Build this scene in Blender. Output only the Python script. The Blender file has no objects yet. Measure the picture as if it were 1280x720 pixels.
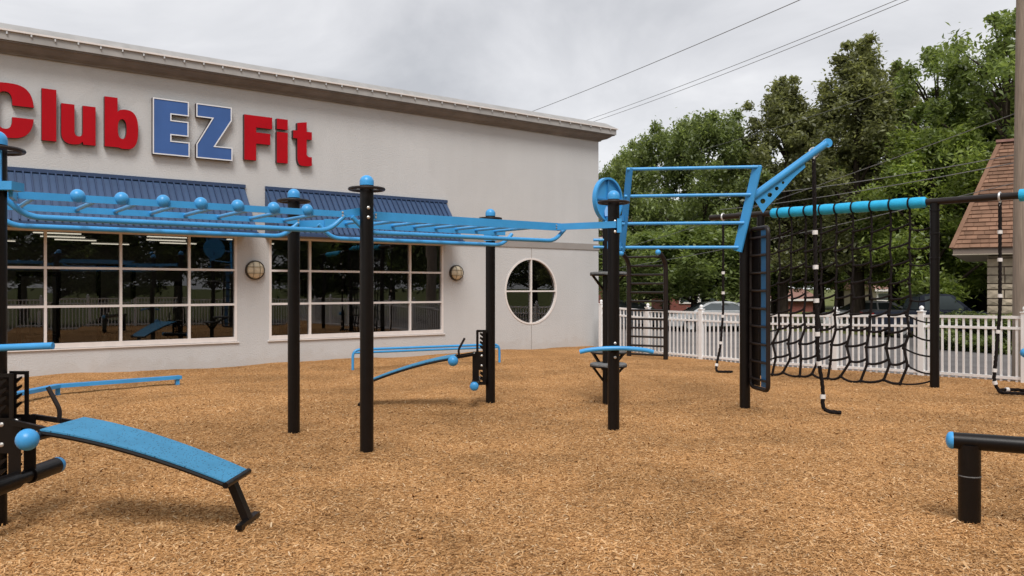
import bpy, bmesh, math, random
import numpy as np
from mathutils import Vector, Matrix
R = math.radians
random.seed(7)
rng = np.random.default_rng(11)
S = bpy.context.scene
COL = S.collection

# ------------------------------------------------------------------ camera, sky, sun, exposure
EYE = 1.65
F = 1020.0
cam_d = bpy.data.cameras.new('camera')
cam_d.sensor_width = 36.0
cam_d.lens = 36.0 * F / 1280.0
cam_d.clip_start = 0.05
cam_d.clip_end = 3000
cam = bpy.data.objects.new('camera', cam_d)
cam.location = (0, 0, EYE)
cam.rotation_euler = (R(90), 0, 0)
COL.objects.link(cam)
S.camera = cam

SUN_EL, SUN_AZ = 54.0, 178.0          # azimuth clockwise from +Y (the viewing direction)
W = bpy.data.worlds.new('World')
S.world = W
W.use_nodes = True
nt = W.node_tree
nt.nodes.clear()
def wn(t, **k):
    n = nt.nodes.new(t)
    for a, b in k.items(): setattr(n, a, b)
    return n
L = nt.links.new
out = wn('ShaderNodeOutputWorld')
bg = wn('ShaderNodeBackground'); bg.inputs['Strength'].default_value = 0.1
sky = wn('ShaderNodeTexSky', sky_type='NISHITA', sun_disc=False, sun_elevation=R(SUN_EL), sun_rotation=R(SUN_AZ))
tc = wn('ShaderNodeTexCoord')
sep = wn('ShaderNodeSeparateXYZ'); L(tc.outputs['Generated'], sep.inputs[0])
zz = wn('ShaderNodeMath', operation='ABSOLUTE'); L(sep.outputs['Z'], zz.inputs[0])
za = wn('ShaderNodeMath', operation='ADD'); L(zz.outputs[0], za.inputs[0]); za.inputs[1].default_value = 0.22
dx = wn('ShaderNodeMath', operation='DIVIDE'); L(sep.outputs['X'], dx.inputs[0]); L(za.outputs[0], dx.inputs[1])
dy = wn('ShaderNodeMath', operation='DIVIDE'); L(sep.outputs['Y'], dy.inputs[0]); L(za.outputs[0], dy.inputs[1])
cmb = wn('ShaderNodeCombineXYZ'); L(dx.outputs[0], cmb.inputs[0]); L(dy.outputs[0], cmb.inputs[1])
cmb.inputs[2].default_value = 3.7
n1 = wn('ShaderNodeTexNoise'); n1.inputs['Scale'].default_value = 1.25; n1.inputs['Detail'].default_value = 6; n1.inputs['Roughness'].default_value = 0.56; n1.inputs['Distortion'].default_value = 0.35
L(cmb.outputs[0], n1.inputs['Vector'])
cr = wn('ShaderNodeValToRGB')
e = cr.color_ramp.elements
e[0].position = 0.25; e[0].color = (0.395, 0.40, 0.42, 1)
e[1].position = 0.70; e[1].color = (0.76, 0.755, 0.755, 1)
m_ = cr.color_ramp.elements.new(0.5); m_.color = (0.57, 0.57, 0.585, 1)
L(n1.outputs['Fac'], cr.inputs[0])
sc = wn('ShaderNodeVectorMath', operation='SCALE'); sc.inputs['Scale'].default_value = 7.6
L(cr.outputs[0], sc.inputs[0])
mx = wn('ShaderNodeMix', data_type='RGBA'); mx.inputs[0].default_value = 0.94
L(sky.outputs[0], mx.inputs[6]); L(sc.outputs[0], mx.inputs[7])
L(mx.outputs[2], bg.inputs['Color']); L(bg.outputs[0], out.inputs[0])

sun_d = bpy.data.lights.new('sun', 'SUN')
sun_d.energy = 1.5
sun_d.angle = R(24)
sun_d.color = (1.0, 0.97, 0.93)
sun = bpy.data.objects.new('sun', sun_d)
sd = Vector((math.cos(R(SUN_EL)) * math.sin(R(SUN_AZ)), math.cos(R(SUN_EL)) * math.cos(R(SUN_AZ)), math.sin(R(SUN_EL))))
sun.rotation_euler = sd.to_track_quat('Z', 'Y').to_euler()
sun.location = (5, -10, 30)
COL.objects.link(sun)
S.view_settings.view_transform = 'Standard'
S.view_settings.look = 'None'
S.view_settings.exposure = 0.88
S.view_settings.gamma = 1.0
S.cycles.max_bounces = 8
S.cycles.transparent_max_bounces = 24

# ------------------------------------------------------------------ materials
def pmat(name, col, rough=0.5, var=0.12, scale=6.0, bump=0.0, bscale=80.0, metal=0.0, spec=0.5, col2=None, stretch=None, detail=5.0, island=0.0, streak=0.0, orand=0.0):
    m = bpy.data.materials.new(name); m.use_nodes = True
    t = m.node_tree; b = t.nodes['Principled BSDF']
    b.inputs['Roughness'].default_value = rough
    b.inputs['Metallic'].default_value = metal
    b.inputs['Specular IOR Level'].default_value = spec
    c = t.nodes.new('ShaderNodeTexCoord')
    mp = t.nodes.new('ShaderNodeMapping')
    if stretch: mp.inputs['Scale'].default_value = stretch
    t.links.new(c.outputs['Object'], mp.inputs[0])
    n = t.nodes.new('ShaderNodeTexNoise'); n.inputs['Scale'].default_value = scale; n.inputs['Detail'].default_value = detail
    t.links.new(mp.outputs[0], n.inputs['Vector'])
    r = t.nodes.new('ShaderNodeValToRGB')
    lo = tuple(x * (1 - var) for x in col); hi = tuple(min(1, x * (1 + var)) for x in (col2 or col))
    r.color_ramp.elements[0].position = 0.3; r.color_ramp.elements[0].color = (*lo, 1)
    r.color_ramp.elements[1].position = 0.7; r.color_ramp.elements[1].color = (*hi, 1)
    t.links.new(n.outputs['Fac'], r.inputs[0])
    last = r.outputs[0]
    if streak:
        mp2 = t.nodes.new('ShaderNodeMapping'); mp2.inputs['Scale'].default_value = (2.2, 2.2, 0.16)
        t.links.new(c.outputs['Object'], mp2.inputs[0])
        n3 = t.nodes.new('ShaderNodeTexNoise'); n3.inputs['Scale'].default_value = 1.6; n3.inputs['Detail'].default_value = 6
        t.links.new(mp2.outputs[0], n3.inputs['Vector'])
        mr = t.nodes.new('ShaderNodeMapRange'); mr.inputs[1].default_value = 0.35; mr.inputs[2].default_value = 0.7
        mr.inputs[3].default_value = 1 - streak; mr.inputs[4].default_value = 1 + streak * 0.4
        t.links.new(n3.outputs['Fac'], mr.inputs[0])
        vm = t.nodes.new('ShaderNodeVectorMath'); vm.operation = 'SCALE'
        t.links.new(last, vm.inputs[0]); t.links.new(mr.outputs[0], vm.inputs['Scale'])
        last = vm.outputs[0]
    if island:
        g = t.nodes.new('ShaderNodeNewGeometry')
        mr = t.nodes.new('ShaderNodeMapRange'); mr.inputs[3].default_value = 1 - island; mr.inputs[4].default_value = 1 + island
        t.links.new(g.outputs['Random Per Island'], mr.inputs[0])
        vm = t.nodes.new('ShaderNodeVectorMath'); vm.operation = 'SCALE'
        t.links.new(last, vm.inputs[0]); t.links.new(mr.outputs[0], vm.inputs['Scale'])
        last = vm.outputs[0]
    if orand:
        g = t.nodes.new('ShaderNodeObjectInfo')
        mr = t.nodes.new('ShaderNodeMapRange'); mr.inputs[3].default_value = 1 - orand; mr.inputs[4].default_value = 1 + orand
        t.links.new(g.outputs['Random'], mr.inputs[0])
        vm = t.nodes.new('ShaderNodeVectorMath'); vm.operation = 'SCALE'
        t.links.new(last, vm.inputs[0]); t.links.new(mr.outputs[0], vm.inputs['Scale'])
        last = vm.outputs[0]
    t.links.new(last, b.inputs['Base Color'])
    if bump:
        n2 = t.nodes.new('ShaderNodeTexNoise'); n2.inputs['Scale'].default_value = bscale; n2.inputs['Detail'].default_value = 4
        t.links.new(mp.outputs[0], n2.inputs['Vector'])
        bp = t.nodes.new('ShaderNodeBump'); bp.inputs['Strength'].default_value = bump; bp.inputs['Distance'].default_value = 0.02
        t.links.new(n2.outputs['Fac'], bp.inputs['Height']); t.links.new(bp.outputs[0], b.inputs['Normal'])
    return m

M = {}
M['stucco'] = pmat('stucco', (0.545, 0.54, 0.535), 0.9, 0.04, 0.6, 0.5, 38, spec=0.2, streak=0.018)
M['band'] = pmat('band_stucco', (0.315, 0.29, 0.272), 0.9, 0.05, 2, 0.3, 60, spec=0.2)
M['fascia'] = pmat('fascia_paint', (0.35, 0.335, 0.32), 0.6, 0.08, 3, streak=0.1)
M['cove'] = pmat('cove_paint', (0.21, 0.19, 0.175), 0.7, 0.1, 3, streak=0.15)
M['roofmetal'] = pmat('roof_metal', (0.33, 0.32, 0.31), 0.6, 0.08, 4, streak=0.1)
M['galv'] = pmat('galvanised', (0.62, 0.61, 0.60), 0.4, 0.1, 20, metal=0.5)
M['red'] = pmat('letter_red', (0.40, 0.0015, 0.008), 0.6, 0.06, 3, spec=0.15, streak=0.06)
M['redside'] = pmat('letter_return', (0.035, 0.010, 0.012), 0.5, 0.1, 3)
M['lblue'] = pmat('letter_blue', (0.052, 0.118, 0.32), 0.5, 0.05, 3, spec=0.2, streak=0.05)
M['trim'] = pmat('letter_trim', (0.72, 0.72, 0.74), 0.4, 0.03, 3)
M['awning'] = pmat('awning_blue', (0.042, 0.082, 0.170), 0.45, 0.10, 2.0, streak=0.12, orand=0.09)
M['awnrib'] = pmat('awning_seam', (0.028, 0.055, 0.125), 0.42, 0.10, 2.0)
M['frame'] = pmat('window_frame', (0.74, 0.69, 0.66), 0.5, 0.05, 5)
M['whitevinyl'] = pmat('white_vinyl', (0.86, 0.855, 0.85), 0.45, 0.04, 4, streak=0.06, orand=0.04)
M['blue'] = pmat('blue_powder_coat', (0.050, 0.325, 0.69), 0.36, 0.05, 6, bump=0.05, bscale=90, streak=0.10)
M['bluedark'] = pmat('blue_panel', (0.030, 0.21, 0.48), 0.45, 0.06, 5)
M['navy'] = pmat('navy_panel', (0.022, 0.15, 0.34), 0.5, 0.08, 5)
M['pad'] = pmat('turquoise_pad', (0.012, 0.40, 0.70), 0.55, 0.10, 14, bump=0.25, bscale=40)
M['black'] = pmat('black_powder_coat', (0.0045, 0.003, 0.0027), 0.36, 0.2, 10, bump=0.04, bscale=250, spec=0.28)
M['brownblack'] = pmat('dark_brown_steel', (0.014, 0.009, 0.0075), 0.42, 0.2, 10, spec=0.35)
M['rubber'] = pmat('grey_rubber', (0.14, 0.14, 0.14), 0.7, 0.25, 30, bump=0.3, bscale=120)
M['rope'] = pmat('black_rope', (0.010, 0.007, 0.0065), 0.8, 0.3, 60, bump=0.6, bscale=90, spec=0.2)
M['tape'] = pmat('white_band', (0.72, 0.70, 0.68), 0.5, 0.08, 30)
M['bolt'] = pmat('steel_bolt', (0.60, 0.58, 0.55), 0.35, 0.1, 40, metal=0.7)
M['bronze'] = pmat('bronze_housing', (0.050, 0.036, 0.022), 0.45, 0.2, 20, metal=0.3)
M['guard'] = pmat('lamp_guard', (0.22, 0.18, 0.12), 0.5, 0.1, 14)
M['lens'] = pmat('frosted_lens', (0.66, 0.57, 0.41), 0.35, 0.1, 14)
M['wood'] = pmat('pole_wood', (0.31, 0.25, 0.20), 0.85, 0.2, 6, 0.5, 30, stretch=(6, 6, 0.35), spec=0.1)
M['bark'] = pmat('bark', (0.055, 0.042, 0.032), 0.95, 0.35, 5, 0.7, 14, stretch=(3, 3, 0.6), spec=0.1)
M['asphalt'] = pmat('asphalt', (0.135, 0.125, 0.122), 0.9, 0.2, 0.7, 0.3, 60, spec=0.3)
M['grass'] = pmat('grass', (0.075, 0.10, 0.028), 0.95, 0.35, 2.5, 0.6, 30, col2=(0.14, 0.145, 0.05), spec=0.1)
M['kerb'] = pmat('concrete_kerb', (0.38, 0.36, 0.34), 0.85, 0.12, 4, 0.2, 50)
M['shingle'] = pmat('roof_shingle', (0.215, 0.122, 0.080), 0.9, 0.15, 3, 0.4, 50, island=0.28, spec=0.15)
M['roofpink'] = pmat('roof_pinkish', (0.30, 0.17, 0.14), 0.9, 0.15, 5, 0.3, 20, spec=0.2)
M['stone'] = pmat('limestone', (0.42, 0.35, 0.26), 0.9, 0.20, 5, 0.6, 18, spec=0.2, orand=0.28)
M['mortar'] = pmat('mortar', (0.17, 0.13, 0.10), 0.95, 0.1, 6)
M['cream'] = pmat('cream_siding', (0.50, 0.43, 0.33), 0.8, 0.06, 3)
M['brownfascia'] = pmat('brown_fascia', (0.20, 0.155, 0.125), 0.7, 0.1, 3)
M['interior'] = pmat('interior_paint', (0.32, 0.31, 0.29), 0.8, 0.1, 2)
M['intfloor'] = pmat('interior_floor', (0.05, 0.048, 0.045), 0.6, 0.1, 2)
M['tyre'] = pmat('tyre', (0.02, 0.02, 0.02), 0.8, 0.1, 10)
M['rim'] = pmat('alloy', (0.5, 0.5, 0.5), 0.35, 0.05, 10, metal=0.7)
M['carglass'] = pmat('car_glass', (0.07, 0.085, 0.09), 0.06, 0.1, 2, spec=1.0)
M['silver'] = pmat('silver_paint', (0.50, 0.51, 0.52), 0.28, 0.03, 3, metal=0.4)
M['greycar'] = pmat('grey_paint', (0.22, 0.235, 0.26), 0.28, 0.03, 3, metal=0.4)
M['navycar'] = pmat('navy_paint', (0.025, 0.030, 0.045), 0.25, 0.03, 3)
M['whitecar'] = pmat('white_paint', (0.70, 0.70, 0.70), 0.3, 0.03, 3)
M['redcar'] = pmat('red_paint', (0.28, 0.02, 0.02), 0.3, 0.03, 3)
M['greencar'] = pmat('green_paint', (0.05, 0.085, 0.075), 0.3, 0.03, 3)
M['redlamp'] = pmat('tail_lamp', (0.35, 0.01, 0.01), 0.25, 0.03, 3)
M['wire'] = pmat('cable', (0.22, 0.215, 0.21), 0.7, 0.1, 3)

def weather_stucco(m):
    t = m.node_tree; b = t.nodes['Principled BSDF']; src = b.inputs['Base Color'].links[0].from_socket
    c = t.nodes.new('ShaderNodeTexCoord'); sx = t.nodes.new('ShaderNodeSeparateXYZ'); t.links.new(c.outputs['Object'], sx.inputs[0])
    n = t.nodes.new('ShaderNodeTexNoise'); n.inputs['Scale'].default_value = 3.0; n.inputs['Detail'].default_value = 8; n.inputs['Roughness'].default_value = 0.7
    t.links.new(c.outputs['Object'], n.inputs['Vector'])
    h = t.nodes.new('ShaderNodeMath'); h.operation = 'MULTIPLY_ADD'; t.links.new(n.outputs['Fac'], h.inputs[0]); h.inputs[1].default_value = -1.1; t.links.new(sx.outputs['Z'], h.inputs[2])
    mr = t.nodes.new('ShaderNodeMapRange'); mr.inputs[1].default_value = -0.42; mr.inputs[2].default_value = -0.28; mr.inputs[3].default_value = 0.13; mr.inputs[4].default_value = 0.0
    t.links.new(h.outputs[0], mr.inputs[0])
    mx = t.nodes.new('ShaderNodeMix'); mx.data_type = 'RGBA'; t.links.new(mr.outputs[0], mx.inputs[0]); t.links.new(src, mx.inputs[6]); mx.inputs[7].default_value = (0.33, 0.24, 0.16, 1)
    # patched areas of slightly different paint
    n2 = t.nodes.new('ShaderNodeTexVoronoi'); n2.inputs['Scale'].default_value = 0.35; n2.distance = 'CHEBYCHEV'
    t.links.new(c.outputs['Object'], n2.inputs['Vector'])
    s2 = t.nodes.new('ShaderNodeSeparateColor'); t.links.new(n2.outputs['Color'], s2.inputs[0])
    m2 = t.nodes.new('ShaderNodeMapRange'); m2.inputs[3].default_value = 0.965; m2.inputs[4].default_value = 1.025; t.links.new(s2.outputs[0], m2.inputs[0])
    vm = t.nodes.new('ShaderNodeVectorMath'); vm.operation = 'SCALE'; t.links.new(mx.outputs[2], vm.inputs[0]); t.links.new(m2.outputs[0], vm.inputs['Scale'])
    t.links.new(vm.outputs[0], b.inputs['Base Color'])
weather_stucco(M['stucco'])
def brick_mat():
    m = bpy.data.materials.new('red_brick'); m.use_nodes = True
    t = m.node_tree; b = t.nodes['Principled BSDF']; b.inputs['Roughness'].default_value = 0.9
    c = t.nodes.new('ShaderNodeTexCoord'); mp = t.nodes.new('ShaderNodeMapping'); mp.inputs['Rotation'].default_value = (R(90), 0, 0)
    t.links.new(c.outputs['Object'], mp.inputs[0])
    br = t.nodes.new('ShaderNodeTexBrick'); br.inputs['Scale'].default_value = 3.5
    br.inputs['Color1'].default_value = (0.22, 0.055, 0.04, 1); br.inputs['Color2'].default_value = (0.16, 0.04, 0.03, 1); br.inputs['Mortar'].default_value = (0.25, 0.18, 0.15, 1)
    br.inputs['Mortar Size'].default_value = 0.012
    t.links.new(mp.outputs[0], br.inputs[0]); t.links.new(br.outputs[0], b.inputs['Base Color'])
    return m
M['brick'] = brick_mat()

def glass_mat():
    m = bpy.data.materials.new('tinted_glass'); m.use_nodes = True
    t = m.node_tree; t.nodes.clear()
    o = t.nodes.new('ShaderNodeOutputMaterial'); mixs = t.nodes.new('ShaderNodeMixShader')
    fr = t.nodes.new('ShaderNodeFresnel'); fr.inputs['IOR'].default_value = 1.95
    tr = t.nodes.new('ShaderNodeBsdfTransparent'); tr.inputs[0].default_value = (0.42, 0.41, 0.39, 1)
    gl = t.nodes.new('ShaderNodeBsdfGlossy'); gl.inputs['Roughness'].default_value = 0.0; gl.inputs[0].default_value = (0.95, 0.95, 0.97, 1)
    t.links.new(fr.outputs[0], mixs.inputs[0]); t.links.new(tr.outputs[0], mixs.inputs[1]); t.links.new(gl.outputs[0], mixs.inputs[2])
    t.links.new(mixs.outputs[0], o.inputs[0])
    return m
M['glass'] = glass_mat()

def emit_mat(name, col, s):
    m = bpy.data.materials.new(name); m.use_nodes = True
    b = m.node_tree.nodes['Principled BSDF']
    b.inputs['Emission Color'].default_value = (*col, 1); b.inputs['Emission Strength'].default_value = s
    return m
M['tube_light'] = emit_mat('fluorescent_tube', (1.0, 0.93, 0.78), 0.9)

def leaf_mat(name, dark, light, trans=0.25):
    m = bpy.data.materials.new(name); m.use_nodes = True
    t = m.node_tree; t.nodes.clear()
    o = t.nodes.new('ShaderNodeOutputMaterial')
    g = t.nodes.new('ShaderNodeNewGeometry'); r = t.nodes.new('ShaderNodeValToRGB')
    r.color_ramp.elements[0].color = (*dark, 1); r.color_ramp.elements[1].color = (*light, 1)
    t.links.new(g.outputs['Random Per Island'], r.inputs[0])
    c = t.nodes.new('ShaderNodeTexCoord'); n = t.nodes.new('ShaderNodeTexNoise'); n.inputs['Scale'].default_value = 0.9
    t.links.new(c.outputs['Object'], n.inputs['Vector'])
    mr = t.nodes.new('ShaderNodeMapRange'); mr.inputs[1].default_value = 0.35; mr.inputs[2].default_value = 0.65; mr.inputs[3].default_value = 0.7; mr.inputs[4].default_value = 1.3
    t.links.new(n.outputs['Fac'], mr.inputs[0])
    vm = t.nodes.new('ShaderNodeVectorMath'); vm.operation = 'SCALE'
    t.links.new(r.outputs[0], vm.inputs[0]); t.links.new(mr.outputs[0], vm.inputs['Scale'])
    d = t.nodes.new('ShaderNodeBsdfDiffuse'); tl = t.nodes.new('ShaderNodeBsdfTranslucent'); gl = t.nodes.new('ShaderNodeBsdfGlossy'); gl.inputs['Roughness'].default_value = 0.45
    v2 = t.nodes.new('ShaderNodeVectorMath'); v2.operation = 'MULTIPLY'; v2.inputs[1].default_value = (1.9, 1.9, 1.2)
    t.links.new(vm.outputs[0], v2.inputs[0])
    t.links.new(vm.outputs[0], d.inputs[0]); t.links.new(v2.outputs[0], tl.inputs[0])
    m1 = t.nodes.new('ShaderNodeMixShader'); m1.inputs[0].default_value = trans
    t.links.new(d.outputs[0], m1.inputs[1]); t.links.new(tl.outputs[0], m1.inputs[2])
    m2 = t.nodes.new('ShaderNodeMixShader'); m2.inputs[0].default_value = 0.035
    t.links.new(m1.outputs[0], m2.inputs[1]); t.links.new(gl.outputs[0], m2.inputs[2])
    t.links.new(m2.outputs[0], o.inputs[0])
    return m
M['leaf_dark'] = leaf_mat('leaf_dark', (0.085, 0.115, 0.042), (0.230, 0.275, 0.100), 0.45)
M['leaf_olive'] = leaf_mat('leaf_olive', (0.095, 0.104, 0.048), (0.235, 0.245, 0.110), 0.45)
M['leaf_mid'] = leaf_mat('leaf_mid', (0.095, 0.132, 0.042), (0.225, 0.275, 0.092), 0.45)
M['leaf_bright'] = leaf_mat('leaf_bright', (0.125, 0.175, 0.042), (0.270, 0.325, 0.088), 0.45)

def mulch_mat(name, island):
    m = bpy.data.materials.new(name); m.use_nodes = True
    t = m.node_tree; b = t.nodes['Principled BSDF']; b.inputs['Roughness'].default_value = 0.95; b.inputs['Specular IOR Level'].default_value = 0.1
    c = t.nodes.new('ShaderNodeTexCoord')
    r = t.nodes.new('ShaderNodeValToRGB'); els = r.color_ramp.elements
    if island:
        g = t.nodes.new('ShaderNodeNewGeometry'); fac = g.outputs['Random Per Island']
        stops = [(0.0, (0.19, 0.088, 0.034)), (0.22, (0.46, 0.234, 0.088)), (0.72, (0.62, 0.350, 0.156)), (0.95, (0.71, 0.45, 0.23)), (1.0, (0.78, 0.57, 0.36))]
    else:
        mp = t.nodes.new('ShaderNodeMapping'); mp.inputs['Scale'].default_value = (1, 1, 1)
        t.links.new(c.outputs['Object'], mp.inputs[0])
        v = t.nodes.new('ShaderNodeTexVoronoi'); v.inputs['Scale'].default_value = 62; v.inputs['Randomness'].default_value = 1.0
        t.links.new(mp.outputs[0], v.inputs['Vector'])
        sx = t.nodes.new('ShaderNodeSeparateColor'); t.links.new(v.outputs['Color'], sx.inputs[0]); fac = sx.outputs[0]
        stops = [(0.0, (0.25, 0.118, 0.044)), (0.4, (0.46, 0.232, 0.086)), (0.85, (0.62, 0.332, 0.134)), (1.0, (0.74, 0.46, 0.24))]
    while len(els) < len(stops): els.new(0.5)
    for el, (p, cl) in zip(els, stops): el.position = p; el.color = (*cl, 1)
    t.links.new(fac, r.inputs[0])
    # damp and dry patches
    n = t.nodes.new('ShaderNodeTexNoise'); n.inputs['Scale'].default_value = 0.55; n.inputs['Detail'].default_value = 9; n.inputs['Roughness'].default_value = 0.72
    t.links.new(c.outputs['Object'], n.inputs['Vector'])
    mr = t.nodes.new('ShaderNodeMapRange'); mr.inputs[1].default_value = 0.36; mr.inputs[2].default_value = 0.6; mr.inputs[3].default_value = 0.62; mr.inputs[4].default_value = 0.98
    t.links.new(n.outputs['Fac'], mr.inputs[0])
    vm = t.nodes.new('ShaderNodeVectorMath'); vm.operation = 'SCALE'
    t.links.new(r.outputs[0], vm.inputs[0]); t.links.new(mr.outputs[0], vm.inputs['Scale'])
    t.links.new(vm.outputs[0], b.inputs['Base Color'])
    if not island:
        nb = t.nodes.new('ShaderNodeTexNoise'); nb.inputs['Scale'].default_value = 45; nb.inputs['Detail'].default_value = 6
        t.links.new(c.outputs['Object'], nb.inputs['Vector'])
        bp = t.nodes.new('ShaderNodeBump'); bp.inputs['Strength'].default_value = 0.9; bp.inputs['Distance'].default_value = 0.03
        t.links.new(nb.outputs['Fac'], bp.inputs['Height']); t.links.new(bp.outputs[0], b.inputs['Normal'])
    return m
M['mulch'] = mulch_mat('mulch', False)
M['chip'] = mulch_mat('wood_chip', True)

def board_mat():
    m = pmat('grip_board', (0.045, 0.235, 0.42), 0.65, 0.10, 5, 0.3, 200)
    t = m.node_tree; b = t.nodes['Principled BSDF']
    c = t.nodes.new('ShaderNodeTexCoord'); mp = t.nodes.new('ShaderNodeMapping'); mp.inputs['Scale'].default_value = (46, 30, 1)
    t.links.new(c.outputs['Object'], mp.inputs[0])
    v = t.nodes.new('ShaderNodeTexVoronoi'); v.inputs['Scale'].default_value = 1.0; v.inputs['Randomness'].default_value = 0.65
    t.links.new(mp.outputs[0], v.inputs['Vector'])
    mr = t.nodes.new('ShaderNodeMapRange'); mr.inputs[1].default_value = 0.16; mr.inputs[2].default_value = 0.24; mr.inputs[3].default_value = 0.25; mr.inputs[4].default_value = 1.0
    t.links.new(v.outputs['Distance'], mr.inputs[0])
    src = b.inputs['Base Color'].links[0].from_socket
    vm = t.nodes.new('ShaderNodeVectorMath'); vm.operation = 'SCALE'
    t.links.new(src, vm.inputs[0]); t.links.new(mr.outputs[0], vm.inputs['Scale']); t.links.new(vm.outputs[0], b.inputs['Base Color'])
    return m
M['board'] = board_mat()

# ------------------------------------------------------------------ helpers
def root_loc(p):
    v = Vector((0, 0, 0))
    while p is not None:
        v += p.location; p = p.parent
    return v

class MB:
    """collects geometry for one mesh"""
    def __init__(s): s.v = []; s.f = []; s.sm = []; s.mi = []; s.cur = 0
    def add(s, vs, fs, smooth=False):
        o = len(s.v); s.v += [tuple(v) for v in vs]
        for f in fs: s.f.append(tuple(i + o for i in f)); s.sm.append(smooth); s.mi.append(s.cur)
        return s
    def box(s, lo, hi):
        x0, y0, z0 = lo; x1, y1, z1 = hi
        return s.add([(x0,y0,z0),(x1,y0,z0),(x1,y1,z0),(x0,y1,z0),(x0,y0,z1),(x1,y0,z1),(x1,y1,z1),(x0,y1,z1)],
              [(0,3,2,1),(4,5,6,7),(0,1,5,4),(1,2,6,5),(2,3,7,6),(3,0,4,7)])
    def bar(s, p0, p1, w, h, up=(0,0,1)):
        p0 = Vector(p0); p1 = Vector(p1); d = (p1 - p0).normalized(); u = Vector(up)
        sd_ = d.cross(u).normalized(); u2 = sd_.cross(d).normalized()
        a = sd_ * w / 2; b = u2 * h / 2
        return s.add([p0-a-b, p0+a-b, p0+a+b, p0-a+b, p1-a-b, p1+a-b, p1+a+b, p1-a+b],
              [(0,1,2,3),(4,7,6,5),(0,4,5,1),(1,5,6,2),(2,6,7,3),(3,7,4,0)])
    def tube(s, pts, r, n=10, caps=True, closed=False):
        pts = [Vector(p) for p in pts]; m = len(pts)
        rs = r if isinstance(r, (list, tuple)) else [r] * m
        vs = []; prev = None
        for i, p in enumerate(pts):
            if closed: d = (pts[(i+1) % m] - pts[i-1]).normalized()
            elif i == 0: d = (pts[1] - p).normalized()
            elif i == m-1: d = (p - pts[i-1]).normalized()
            else: d = ((pts[i+1]-p).normalized() + (p-pts[i-1]).normalized()).normalized()
            if prev is None:
                a = d.orthogonal().normalized()
            else:
                a = prev - d * prev.dot(d)
                a = a.normalized() if a.length > 1e-6 else d.orthogonal().normalized()
            prev = a; b = d.cross(a)
            for k in range(n):
                t = 2 * math.pi * k / n
                vs.append(p + (a * math.cos(t) + b * math.sin(t)) * rs[i])
        fs = []
        for i in range(m if closed else m-1):
            j = (i+1) % m
            for k in range(n):
                k2 = (k+1) % n
                fs.append((i*n+k, i*n+k2, j*n+k2, j*n+k))
        s.add(vs, fs, True)
        if caps and not closed:
            o = len(s.v)
            s.add(vs[:n], [tuple(range(n-1, -1, -1))]); s.add(vs[-n:], [tuple(range(n))])
        return s
    def lathe(s, prof, c=(0,0,0), n=20, axis=None):
        """prof: list of (radius, height) turned about axis (default z) at c"""
        q = Vector((0,0,1)).rotation_difference(Vector(axis).normalized()) if axis else None
        c = Vector(c); vs = []; m = len(prof)
        for (r, h) in prof:
            for k in range(n):
                t = 2*math.pi*k/n; p = Vector((r*math.cos(t), r*math.sin(t), h))
                if q: p = q @ p
                vs.append(c + p)
        fs = [(i*n+k, i*n+(k+1)%n, (i+1)*n+(k+1)%n, (i+1)*n+k) for i in range(m-1) for k in range(n)]
        s.add(vs, fs, True)
        return s
    def sphere(s, c, r, n=16, m=9, sq=1.0, half=False):
        pr = []
        a0 = 0 if half else -90
        for i in range(m):
            a = R(a0 + (90 - a0) * i / (m-1)); pr.append((max(1e-4, r*math.cos(a)), r*sq*math.sin(a)))
        return s.lathe(pr, c, n)
    def prism(s, poly, to3d, t0, t1):
        n = len(poly)
        vs = [to3d(x, y, t0) for x, y in poly] + [to3d(x, y, t1) for x, y in poly]
        return s.add(vs, [tuple(range(n-1,-1,-1)), tuple(range(n, 2*n))] + [(i, (i+1)%n, n+(i+1)%n, n+i) for i in range(n)])
    def build(s, name, mat, parent=None, local=False, loc=None, orient=True):
        me = bpy.data.meshes.new(name)
        o_ = Vector((0,0,0)) if local or parent is None else root_loc(parent)
        vs = [(v[0]-o_.x, v[1]-o_.y, v[2]-o_.z) for v in s.v]
        me.from_pydata(vs, [], s.f); me.update()
        me.polygons.foreach_set('use_smooth', s.sm)
        ms = mat if isinstance(mat, (list, tuple)) else [mat]
        for m in ms: me.materials.append(m)
        if len(ms) > 1: me.polygons.foreach_set('material_index', s.mi)
        bm = bmesh.new(); bm.from_mesh(me); (bmesh.ops.recalc_face_normals(bm, faces=bm.faces) if orient else None)
        for ed in bm.edges:
            if len(ed.link_faces) == 2 and ed.calc_face_angle(0) > 0.75: ed.smooth = False
        bm.to_mesh(me); bm.free()
        ob = bpy.data.objects.new(name, me); COL.objects.link(ob)
        if parent is not None: ob.parent = parent
        if loc is not None: ob.location = loc
        return ob

def tag(o, label=None, cat=None, group=None, kind=None):
    if label: o['label'] = label
    if cat: o['category'] = cat
    if group: o['group'] = group
    if kind: o['kind'] = kind
    return o
def empty(name, loc, label, cat, group=None, rz=0.0):
    o = bpy.data.objects.new(name, None); o.location = loc; o.rotation_euler = (0,0,rz)
    o.empty_display_size = 0.2; COL.objects.link(o)
    return tag(o, label, cat, group)
def inst(src, parent, loc, rot=None, scale=None, name=None):
    o = src.copy(); COL.objects.link(o); o.parent = parent; o.location = loc
    if rot is not None: o.rotation_euler = rot
    if scale is not None: o.scale = scale
    return o
def copy_tree(o, parent=None):
    c = o.copy(); COL.objects.link(c); c.parent = parent
    for ch in list(o.children): copy_tree(ch, c)
    return c
def at(px, py, Y):
    return Vector(((px-640)/F*Y, Y, EYE-(py-360)/F*Y))
def lerp(a, b, t): return a + (b-a)*t
def sstep(t):
    t = np.clip(t, 0, 1); return t*t*(3-2*t)
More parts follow.
